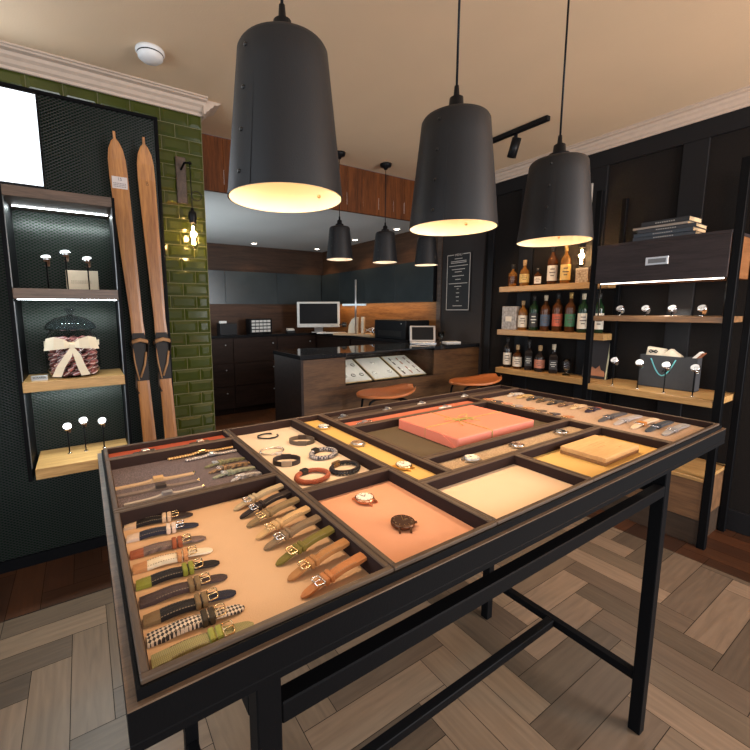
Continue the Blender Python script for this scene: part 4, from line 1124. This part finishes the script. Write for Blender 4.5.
# ================================================================== LADDER SHELF
t = thing('ladder_shelf', 'black steel display rack with a walnut drawer, two shelves and a lower cabinet', 'shelf unit', (0, 0, 0))
XF = 2.862
for y in (.712, 1.402): M().box((XF-.018, y-.018, 0), (XF+.018, y+.018, 2.10)).build('upright', black, t, bevel=.002)
for y in (.712, 1.402): M().box((3.185, y-.016, 0), (3.217, y+.016, 2.10)).build('rear_upright', black, t, bevel=.002)
ya, yb = .732, 1.382
drw = wood('drawer_walnut', (.038, .027, .027), (.015, .011, .011), 'Y', 8, .55, spec=.25)
M().box((2.845, ya, 1.512), (3.24, yb, 1.735)).build('drawer_case', wood('drawer_side_oak', (.30, .13, .05), (.16, .06, .02), 'X', 8, .4), t, bevel=.001)
dr = M().box((2.836, ya, 1.512), (2.845, yb, 1.735)).build('drawer', drw, t, bevel=.001)
hp = M().box((2.832, .993, 1.603), (2.836, 1.105, 1.648)).build('handle', wmetal, dr, bevel=.001)
M().box((2.8315, 1.004, 1.613), (2.8322, 1.092, 1.638)).build('recess', pmat('recess_grey', (.18, .18, .18), .4, .6), dr)
M().box((2.836, ya-.002, 1.735), (3.245, yb+.002, 1.752)).build('top', drw, t, bevel=.001)
M().box((2.85, ya, 1.272), (3.24, yb, 1.305)).build('shelf', wood('shelf_dark_oak', (.30, .16, .07), (.12, .06, .03), 'Y', 8, .35), t, bevel=.001)
M().box((2.845, ya, .812), (3.24, yb, .85)).build('shelf', oak_y, t, bevel=.001)
warmled = emit('neutral_led', (1, .93, .80), 5)
M().box((2.868, ya+.02, 1.506), (2.876, yb-.02, 1.5115)).build('led_strip', warmled, t)
for y in (.742, 1.372): M().tube([(2.89, y, 1.305), (2.89, y, 1.512)], .004, 10).build('support_rod', blkm, t)
M().box((2.85, ya, .157), (3.24, yb, .385)).build('cabinet', wood('cabinet_oak', (.20, .10, .045), (.09, .045, .022), 'Y', 7, .4), t, bevel=.001)
M().box((2.845, ya-.001, .385), (3.24, yb, .405)).build('cabinet_top', oak_y, t, bevel=.001)
M().box((2.868, ya+.003, .0), (3.24, yb, .157)).build('plinth', wood('plinth_wood', (.07, .045, .03), (.03, .02, .014), 'Y', 7, .3), t, bevel=.001)
area('rack_led_a', (2.90, 1.057, 1.500), (.25, 0, -1), .03, .62, 1.6, (1, .93, .80))
area('rack_led_b', (2.90, 1.057, 1.265), (.25, 0, -1), .03, .62, 2.2, (1, .95, .86))

GW1 = 'watches on the upper shelf of the rack'
fz = R(-187)
for lb, y in (('leftmost watch on a C-ring on the upper shelf of the rack', 1.292), ('second watch from the left on the upper shelf of the rack', 1.146), ('third watch from the left on the upper shelf of the rack', 1.007), ('rightmost watch on the upper shelf, with a tan strap', .866)):
    w_ = watch_on_rod(lb, 3.0, y, 1.305, .048, fz, GW1, rod=True, tilt=-42, band=wmetal if 'tan' not in lb else tan, r=.023)
GW2 = 'watches on rod stands on the oak shelf of the rack'
for lb, y in (('leftmost rod stand watch on the oak shelf, left of the grey gift bag', 1.255), ('rod stand watch at the left edge of the grey gift bag', 1.113), ('rod stand watch in front of the teal bag handle', .975), ('rightmost rod stand watch, at the right edge of the grey gift bag', .838)):
    watch_on_rod(lb, 2.90, y, .85, .168, fz, GW2, tilt=-42, r=.023)
# books
bk = [('hardback with black cover at the bottom of the stack on the rack', .30, .19, .022, (.03, .035, .045)), ('dark blue hardback second from the bottom of the stack', .29, .19, .022, (.035, .045, .06)), ('dark paperback in the middle of the stack', .28, .185, .021, (.03, .03, .035)),
      ('pale grey-edged book second from the top of the stack', .27, .18, .015, (.32, .27, .22)), ('black book on top of the stack', .235, .17, .027, (.02, .02, .022))]
z = 1.7522
pages = pmat('book_pages', (.66, .46, .26), .8)
for i, (lb, ln, wd, hh, c) in enumerate(bk):
    yc = 1.045+(0, .0, -.01, .02, -.005)[i]
    t = thing('book', lb, 'book', (2.955, yc, z), R((2, -1, 1.5, 0, -2)[i]), 'books stacked on the rack')
    cm = pmat('book_cover', c, .35)
    M().box((-wd/2, -ln/2, 0), (wd/2, ln/2, .0022)).box((-wd/2, -ln/2, hh-.0022), (wd/2, ln/2, hh)).box((-wd/2, -ln/2, 0), (-wd/2+.0025, ln/2, hh)).build('cover', cm, t)
    M().box((-wd/2+.003, -ln/2+.003, .0022), (wd/2-.004, ln/2-.003, hh-.0022)).build('pages', pages, t)
    b_ = M()
    for k_ in range(9): b_.box((-wd/2-.0004, -.05+k_*.011, hh*.38), (-wd/2, -.043+k_*.011, hh*.62))
    b_.build('spine_print', pmat('spine_ink', (.35, .33, .30), .5), t)
    z += hh+.0002
# gift bag
t = thing('gift_bag', 'dark grey paper gift bag with teal rope handle on the oak shelf', 'bag', (3.095, 1.025, .8502), 0)
bagm = pmat('grey_card', (.042, .043, .046), .7, spec=.2)
bw_, bd, bh = .148, .04, .205
b_ = M()
b_.box((-bd, -bw_, 0), (bd, bw_, .003)).box((-bd, -bw_, 0), (-bd+.002, bw_, bh)).box((bd-.002, -bw_, 0), (bd, bw_, bh)).box((-bd, -bw_, 0), (bd, -bw_+.002, bh)).box((-bd, bw_-.002, 0), (bd, bw_, bh))
b_.build('paper_body', bagm, t)
teal = pmat('teal_rope', (.10, .36, .38), .6)
for sx_2 in (-1,):
    pts = [(-bd-.003, .085-.13*i/14, bh-.02-.105*math.sin(PI*i/14)) for i in range(15)]
    M().tube(pts, .0036, 8).build('rope_handle', teal, t)
text('ARI', .030, pmat('black_print', (.002, .002, .002), .8, spec=.0), 'lettering', t, (-bd-.002, .0, bh*.53), (R(90), 0, R(-90)))
tis = pmat('tissue_paper', (.66, .56, .42), .8, 0, .6, 40, .1)
for lb, y, ry, sc_, mm_ in (('small beige gift box with black bow sticking out of the grey bag', .085, 12, (.022, .035, .09), tis),):
    g = thing('small_gift_box', lb, 'box', (3.095, 1.025+y, .99), R(8))
    M().box((-.022, -.048, 0), (.022, .048, .112), Matrix.Rotation(R(8), 4, 'X')).build('carton', mm_, g, bevel=.002)
    b_ = M()
    for s in (-1, 1): b_.tube([(-.026, 0, .088), (-.03, s*.014, .098), (-.03, s*.022, .088), (-.03, s*.014, .080), (-.026, 0, .088)], .0035, 6)
    b_.build('bow', darkm, g)
g = M()
random.seed(3)
b_ = M(); b_.strip([[(-.03, y_, .0), (.03, y_, .0), (.025, y_, h_), (-.02, y_, h_+.004)] for y_, h_ in ((-.045, .05), (-.03, .062), (-.012, .074), (.008, .092), (.025, .08), (.045, .06))])
o = b_.build('tissue_paper', tis, loc=(3.095, 1.008, 1.005)); tag(o, 'crumpled cream tissue paper in the middle of the grey bag', 'tissue paper')
g = thing('notebook', 'brown notebook with white pages leaning out of the right of the grey bag', 'notebook', (3.095, .955, .965), 0)
mm = Matrix.Rotation(R(38), 4, 'X')
M().box((-.03, -.006, 0), (.03, .000, .155), mm).build('cover', L_((.22, .075, .035)), g, bevel=.001)
M().box((-.028, .0005, .002), (.028, .016, .150), mm).build('pages', pmat('white_pages', (.74, .70, .64), .7), g)

# ================================================================== MENU BOARD
t = thing('menu_board', 'small black framed menu board on the wall beside the counter', 'sign', (3.243, 2.895, 1.62), 0)
M().box((-.012, -.155, -.285), (.0, .155, .285)).build('board', pmat('board_black', (.012, .011, .011), .6), t)
ln = pmat('board_lines', (.55, .48, .42), .6)
b_ = M()
for a, b2 in (((-.014, -.15, -.28), (-.012, .15, -.272)), ((-.014, -.15, -.28), (-.012, -.143, .28)), ((-.014, .143, -.28), (-.012, .15, .28)), ((-.014, -.15, .272), (-.012, -.06, .28)), ((-.014, .06, .272), (-.012, .15, .28))): b_.box(a, b2)
b_.build('border', ln, t)
text('MENU', .034, ln, 'lettering', t, (-.0128, 0, .272), (R(90), 0, R(-90)))
b_ = M()
for z, w2 in ((.235, .05), (.21, .10), (.195, .10), (.165, .12), (.13, .085), (.105, .045), (.065, .075), (.03, .035), (-.01, .12), (-.04, .045), (-.065, .012), (-.105, .02), (-.145, .02), (-.185, .015), (-.235, .06)):
    b_.box((-.0132, -w2, z-.0035), (-.012, w2, z+.0035))
b_.build('writing', ln, t)

# ================================================================== BACK ROOM
glossdark = pmat('blue_black_glass', (.036, .046, .050), .25, .2, .1, 90, .3, 4)
for k, (a, b2) in enumerate(((3.20, 3.83), (3.83, 4.46), (4.46, 5.09), (5.09, 5.62))):
    o = thing('wall_cabinet', ('glossy dark wall cabinet nearest the menu board', 'second dark wall cabinet from the menu board', 'third dark wall cabinet from the menu board, above the engraving machine', 'dark wall cabinet in the corner of the back room')[k], 'cabinet', (3.245, (a+b2)/2, 1.43), 0, 'wall cabinets of the back room')
    hw = (b2-a)/2-.002
    M().box((-.05, -hw, .02), (0, hw, .44)).build('body', darkm, o)
    M().box((-.056, -hw, .0), (-.05, hw, .45)).build('door', glossdark, o, bevel=.001)
for k, (a, b2) in enumerate(((.9, 1.68), (1.68, 2.44), (2.44, 3.18))):
    o = thing('wall_cabinet', ('dark wall cabinet on the rear wall beside the tiled wall', 'middle dark wall cabinet on the rear wall', 'dark wall cabinet on the rear wall above the white monitor')[k], 'cabinet', ((a+b2)/2, 5.665, 1.43), 0, 'wall cabinets of the back room')
    hw = (b2-a)/2-.002
    M().box((-hw, -.05, .02), (hw, 0, .44)).build('body', darkm, o)
    M().box((-hw, -.056, .0), (hw, -.05, .45)).build('door', glossdark, o, bevel=.001)
# counter of the back room (L) : base cabinets with drawers
bm_c = wood('dark_cabinet_wood', (.026, .013, .009), (.011, .006, .004), 'X', 7, .5, spec=.15)
gran = pmat('black_gloss_top', (.012, .012, .013), .08, 0, 0, var=.1)
x = .9; i = 0
names = ['leftmost base cabinet of the back counter, cut by the tiled wall', 'second base cabinet of the back counter', 'base cabinet of the back counter below the white monitor']
for a, b2 in ((.95, 1.60), (1.60, 2.20), (2.20, 2.80)):
    o = thing('base_cabinet', names[i], 'cabinet', ((a+b2)/2, 5.1, 0), 0, 'base cabinets of the back counter')
    hw = (b2-a)/2-.002
    M().box((-hw, .02, .08), (hw, .56, 1.0)).box((-hw, .06, 0), (hw, .56, .08)).build('body', bm_c, o)
    for z0, z1 in ((.09, .37), (.38, .67), (.68, .99)):
        d = M().box((-hw+.002, 0, z0), (hw-.002, .019, z1)).build('drawer', bm_c, o, bevel=.001)
        M().lathe([(0, 0), (.006, 0), (.008, .012), (0, .016)], 12, mat=Matrix.Translation((hw-.06 if i % 2 else hw-.10, 0, z1-.08)) @ Matrix.Rotation(R(90), 4, 'X')).build('knob', wmetal, d)
    i += 1
o = thing('base_cabinet', 'long base cabinet along the right wall behind the counter', 'cabinet', (2.82, 4.2, 0), 0, 'base cabinets of the back counter')
M().box((.01, -1.05, .0), (.42, 1.45, 1.0)).build('body', bm_c, o)
for a in (-.9, 0.05): M().box((-.009, a-.0, .09), (.009, a+.9, .98)).build('door', bm_c, o, bevel=.001)
o = M().prism([(.95, 5.09), (2.79, 5.09), (2.79, 3.14), (3.243, 3.14), (3.243, 5.663), (.95, 5.663)], 1.0, 1.03).build('worktop', gran, bevel=.002)
tag(o, 'black L-shaped worktop along the rear and right walls of the back room', 'worktop')

# island counter with glass display
ifw = wood('island_oak', (.105, .050, .020), (.032, .015, .008), 'X', 6, .5, 9, spec=.2)
t = thing('counter', 'dark oak sales counter with a glass display window in its front', 'counter', (0, 0, 0))
IX0, IX1, IY0, IY1 = 1.306, 3.243, 2.612, 3.10
ox0, ox1, oz0, oz1 = 1.69, 2.635, .762, .985
M().box((IX0, IY0, .0), (IX0+.02, IY1, .99)).build('side_panel', bm_c, t)
M().box((IX0+.02, IY0, 0), (ox0, IY0+.02, .985)).box((ox1, IY0, 0), (IX1, IY0+.02, .985)).box((ox0, IY0, 0), (ox1, IY0+.02, oz0)).build('front_panel', ifw, t)
M().box((IX0+.02, IY1-.02, 0), (IX1, IY1, .99)).build('back_panel', bm_c, t)
M().box((ox0, IY0+.02, .73), (ox1, IY1-.02, .75)).build('display_floor', bm_c, t)
for xx in (ox0-.012, ox1): M().box((xx, IY0+.02, .75), (xx+.012, IY1-.02, .985)).build('display_wall', splash_x, t)
pane = pmat('display_glass', (.9, .95, .95), .01, 0, 0, var=.01, trans=1, ior=1.25)
M().box((ox0, IY0+.006, oz0), (ox1, IY0+.012, oz1)).build('front_glass', pane, t)
M().box((IX0-.006, IY0-.008, .99), (ox0, IY1+.005, 1.022)).build('top', gran, t, bevel=.002)
M().box((ox1, IY0-.008, .99), (IX1, IY1+.005, 1.022)).build('top', gran, t, bevel=.002)
M().box((ox0, IY0-.008, 1.006), (ox1, IY1+.005, 1.018)).build('glass_top', pmat('smoked_glass', (.03, .035, .04), .03, 0, 0, var=.05, trans=.35, ior=1.5), t)
area('display_led', (2.16, 2.68, .978), (0, .6, -1), .88, .02, .7, (1, .92, .82))
# sloping boards with watches in the display
padm = pmat('pale_pad', (.62, .56, .50), .7); rimm = pmat('brass_rim', (.55, .36, .16), .4, .3)
k0 = 0
for bi, (a, b2) in enumerate(((1.70, 1.99), (2.0, 2.29), (2.30, 2.60))):
    cxx = (a+b2)/2; hw = (b2-a)/2-.006
    o = thing('display_pad', ('left pale display pad with rings in the counter window', 'middle pale display pad in the counter window', 'right pale display pad with straps in the counter window')[bi], 'display pad', (cxx, 2.66, .765), 0, 'display pads in the counter window')
    o.rotation_euler = (R(25), 0, 0)
    M().box((-hw, 0, 0), (hw, .34, .008)).build('tray', rimm, o, bevel=.001)
    M().box((-hw+.008, .008, .008), (hw-.008, .332, .010)).build('pad', padm, o)
    mrot = Matrix.Translation((cxx, 2.66, .765)) @ Matrix.Rotation(R(25), 4, 'X')
    for r_ in range(2):
        for c_ in range(3):
            p = mrot @ Vector((-hw*.6+c_*hw*.6, .09+r_*.15, .0102))
            if bi < 2:
                if bi == 0 or (r_+c_) % 2 == 0:
                    it = thing('ring', 'small silver ring lying on a pale pad in the counter window', 'ring', p, 0, 'rings in the counter window'); it.rotation_euler = (R(25), 0, 0)
                    M().tube(ringpts(.018, 20, 0, 2*PI, .0028), .0026, 6, closed=True).build('hoop', chrome if bi else blkm, it)
                    M().lathe([(0, .004), (.006, .004), (.004, .010), (0, .011)], 10, (.018, 0, 0)).build('stone', dw, it)
            else:
                it = thing('thin_watch', ('slim watch with a %s strap in the %s row of the right pad' % (('dark brown', 'orange tan', 'grey brown')[c_], ('lower', 'upper')[r_])), 'watch', p, 0, 'slim watches in the counter window'); it.rotation_euler = (R(25), 0, R(0))
                cc = L_(((.06, .035, .03), (.42, .17, .10), (.25, .17, .14))[c_])
                M().box((-.006, -.055, 0), (.006, .055, .003)).build('band', cc, it)
                M().lathe([(0, .003), (.013, .003), (.013, .008), (0, .009)], 16).build('case', dw, it)

# downlights in the back ceiling
for lb, x, y in (('recessed downlight nearest the tiled wall in the back ceiling', 2.03, 5.40), ('recessed downlight in the rear right of the back ceiling', 3.0, 5.40), ('recessed downlight in the middle of the back ceiling, along the right wall', 3.03, 4.45), ('recessed downlight nearest the menu board in the back ceiling', 3.03, 3.62), ):
    t = thing('downlight', lb, 'ceiling light', (x, y, 2.24), 0, 'downlights of the back room')
    M().lathe([(.036, -.001), (.048, -.001), (.048, -.005), (.034, -.007), (.034, -.002)], 24).build('ring', cream_p, t)
    M().lathe([(0, -.003), (.034, -.003), (.034, -.0045), (0, -.0045)], 24).build('lens', emit('downlight_lens', (1, .85, .68), 12), t)
    spot('downlight_beam', (x, y, 2.225), (0, 0, -1), 5.5, (1, .66, .36), 110, .03)

# things on the worktops
t = thing('computer', 'white all-in-one computer with black screen in the corner of the back worktop', 'computer', (2.80, 5.02, 1.0302), R(-28))
M().box((-.30, 0, .075), (.30, .025, .43)).build('housing', cream_p, t, bevel=.006)
M().box((-.265, -.002, .125), (.265, .0, .405)).build('screen', darkm, t)
M().box((-.10, .0, 0), (.10, .13, .008)).bar((0, .05, .008), (0, .03, .10), .12, .012).build('stand', wmetal, t)
t = thing('keyboard', 'slim white keyboard in front of the white computer', 'keyboard', (2.83, 4.72, 1.0302), R(-30))
M().box((-.2, -.06, 0), (.2, .06, .014)).build('case', cream_p, t, bevel=.003)
b_ = M()
for r_ in range(4):
    for c_ in range(12): b_.box((-.19+c_*.032, -.052+r_*.026, .014), (-.163+c_*.032, -.030+r_*.026, .018))
b_.build('keys', pmat('white_keys', (.8, .78, .75), .5), t)
# telephone-like small device left of monitor
t = thing('card_reader', 'small white device left of the white computer', 'device', (2.47, 5.25, 1.0302), R(-10))
M().box((-.06, -.05, 0), (.06, .05, .03)).build('base', darkm, t, bevel=.004); M().box((-.05, -.03, .03), (.05, .04, .055), Matrix.Rotation(R(12), 4, 'X')).build('keypad', cream_p, t, bevel=.003)
# drawer box with little white labels
t = thing('parts_organiser', 'black parts organiser with a grid of white drawers on the back worktop', 'box', (2.06, 5.30, 1.0302), R(6))
M().box((-.165, 0, 0), (.165, .14, .20)).build('case', darkm, t, bevel=.003)
for r_ in range(4):
    for c_ in range(5):
        d = M().box((-.143+c_*.058, -.004, .02+r_*.044), (-.095+c_*.058, 0, .050+r_*.044)).build('drawer', pmat_dial if False else cream_p, t)
t = thing('storage_box', 'black box with a pale lid at the left end of the back worktop', 'box', (1.58, 5.24, 1.0302), 0)
M().box((-.11, -.04, 0), (.11, .12, .15)).build('body', darkm, t, bevel=.004); M().box((-.10, -.03, .15), (-.02, .04, .18)).build('lid', cream_p, t, bevel=.003)
# engraving machine
t = thing('engraving_machine', 'cream engraving machine with tall steel post on a wooden base', 'machine', (2.90, 4.25, 1.0302), R(-58))
M().box((-.26, -.12, 0), (.30, .14, .022)).build('base_board', wood('pale_board', (.62, .42, .24), (.45, .28, .15), 'X', 10, .5), t, bevel=.003)
pts = [(-.08, 0), (.06, 0), (.06, .20), (.02, .21), (-.03, .17), (-.065, .10)]
M().prism(pts, -.02, .02, Matrix.Translation((-.02, 0, .022)) @ Matrix.Rotation(R(90), 4, 'X')).build('body', pmat('cream_enamel', (.70, .58, .42), .35), t, bevel=.006, seg=2)
M().box((.085, -.025, .022), (.125, .025, .23)).build('column', pmat('cream_enamel2', (.66, .52, .36), .35), t, bevel=.004)
M().lathe([(0, 0), (.011, 0), (.011, .66), (0, .665)], 14, (.03, -.06, .022)).build('post', wmetal, t)
M().box((-.15, -.075, .365), (.17, -.045, .392)).build('cross_arm', pmat('steel_arm', (.42, .46, .48), .35, .7), t, bevel=.003)
b_ = M().tube([(-.10, -.03, .13), (-.20, -.05, .13)], .01, 8); b_.lathe([(0, -.03), (.03, -.03), (.03, .03), (0, .03)], 16, (-.14, -.03, .13)); b_.build('spindle', pmat('dark_steel', (.08, .07, .06), .3, .7), t)
b_ = M().tube([(.14, -.04, .03), (.20, -.05, .08), (.26, -.03, .10)], .007, 8).tube([(.14, 0, .08), (.24, -.06, .045)], .007, 8); b_.build('lever', wmetal, t)
t = thing('watch_press', 'small chrome and wood watchmaker press at the right of the engraving machine', 'tool', (2.93, 3.87, 1.0302), R(-40))
M().box((-.06, -.05, 0), (.06, .05, .02)).build('base', oak, t, bevel=.003)
b_ = M().tube([(.0+.035*math.cos(a), 0, .065+.035*math.sin(a)) for a in [R(-60)+R(300)*i/12 for i in range(13)]], .008, 8); b_.lathe([(0, 0), (.009, 0), (.009, .05), (0, .05)], 12, (-.02, 0, .02)); b_.build('arch', chrome, t)
# black printer
t = thing('printer', 'black boxy printer on the worktop behind the counter', 'printer', (3.0, 3.49, 1.0302), 0)
M().box((-.17, -.27, 0), (.17, .27, .205)).build('body', darkm, t, bevel=.008, seg=2)
M().box((-.172, -.2, .03), (-.17, .2, .09)).build('front_slot', blkm, t)
b_ = M().lathe([(0, 0), (.008, 0), (.008, .004), (0, .004)], 12, mat=Matrix.Translation((-.17, -.20, .17)) @ Matrix.Rotation(R(-90), 4, 'Y')); b_.build('button', wmetal, t)
# tablet
t = thing('tablet', 'silver framed tablet propped up on the counter', 'tablet', (2.80, 2.93, 1.0222), R(-38))
mm = Matrix.Rotation(R(-18), 4, 'X')
M().box((-.125, -.006, .012), (.125, .006, .175), mm).build('housing', wmetal, t, bevel=.004)
M().box((-.105, -.0075, .030), (.105, -.006, .160), mm).build('screen', darkm, t)
M().box((-.125, -.07, 0), (.125, .06, .010)).build('stand', wmetal, t, bevel=.003)
# glass and papers
t = thing('drinking_glass', 'small glass standing on the counter beside the papers', 'glass', (3.05, 2.93, 1.0222), 0)
M().lathe([(0, 0), (.026, 0), (.026, .003), (.005, .008), (.005, .04), (.03, .055), (.034, .10), (.032, .10), (.028, .058), (0, .045)], 24).build('bowl', glassm, t)
t = thing('paper_pad', 'white pad of paper at the right end of the counter', 'paper', (3.06, 2.80, 1.0222), R(-20))
M().box((-.075, -.05, 0), (.075, .05, .012)).build('sheets', pmat('white_paper', (.75, .72, .68), .7), t)

# ================================================================== STOOLS
def stool(label, x, y, rz):
    t = thing('bar_stool', label, 'stool', (x, y, 0), rz, 'leather stools at the counter')
    lea = pmat('tan_saddle_leather', (.42, .125, .035), .38, 0, .15, 60, .12, 12)
    b_ = M(); nu, nv = 15, 11
    def P(u, v, off):
        c = 2*u-1
        hw = .175*max(.06, 1-abs(c)**3.2)**.5*(.86+.14*u)
        x_ = -.21+.42*u; yy = hw*(2*v-1)
        z_ = .762+.026*max(0, c)**1.5+.020*(2*v-1)**2*(.2+.8*u)-.010*math.sin(u*PI)-.012*max(0, -c)**3
        return Vector((x_, yy, z_-off))
    top = [[b_.bm.verts.new(P(i/(nu-1), j/(nv-1), 0)) for j in range(nv)] for i in range(nu)]
    bot = [[b_.bm.verts.new(P(i/(nu-1), j/(nv-1), .016+.034*(i/(nu-1))*math.sin(PI*i/(nu-1))**.7*math.sin(PI*j/(nv-1)))) for j in range(nv)] for i in range(nu)]
    for i in range(nu-1):
        for j in range(nv-1):
            b_._f([top[i][j], top[i+1][j], top[i+1][j+1], top[i][j+1]], True); b_._f([bot[i][j+1], bot[i+1][j+1], bot[i+1][j], bot[i][j]], True)
    for i in range(nu-1):
        b_._f([top[i][0], bot[i][0], bot[i+1][0], top[i+1][0]], True); b_._f([top[i+1][nv-1], bot[i+1][nv-1], bot[i][nv-1], top[i][nv-1]], True)
    for j in range(nv-1):
        b_._f([top[0][j+1], bot[0][j+1], bot[0][j], top[0][j]], True); b_._f([top[nu-1][j], bot[nu-1][j], bot[nu-1][j+1], top[nu-1][j+1]], True)
    b_.build('seat', lea, t)
    for sx in (-1, 1):
        for sy in (-1, 1):
            M().tube([(sx*.02, sy*.06, .728), (sx*.10, sy*.10, .730), (sx*.135, sy*.118, .715), (sx*.148, sy*.124, .68), (sx*.20, sy*.175, .0)], .009, 8).build('leg', black, t)
    zr = .25
    q = .182; q2 = .157
    M().tube([(-q, -q2, zr), (q, -q2, zr), (q, q2, zr), (-q, q2, zr)], .008, 8, closed=True).build('footrest', black, t)
    return t
stool('tan leather stool in front of the counter window', 1.80, 2.25, R(-25))
stool('tan leather stool at the right end of the counter, near the bottle shelves', 2.72, 2.22, R(-25))
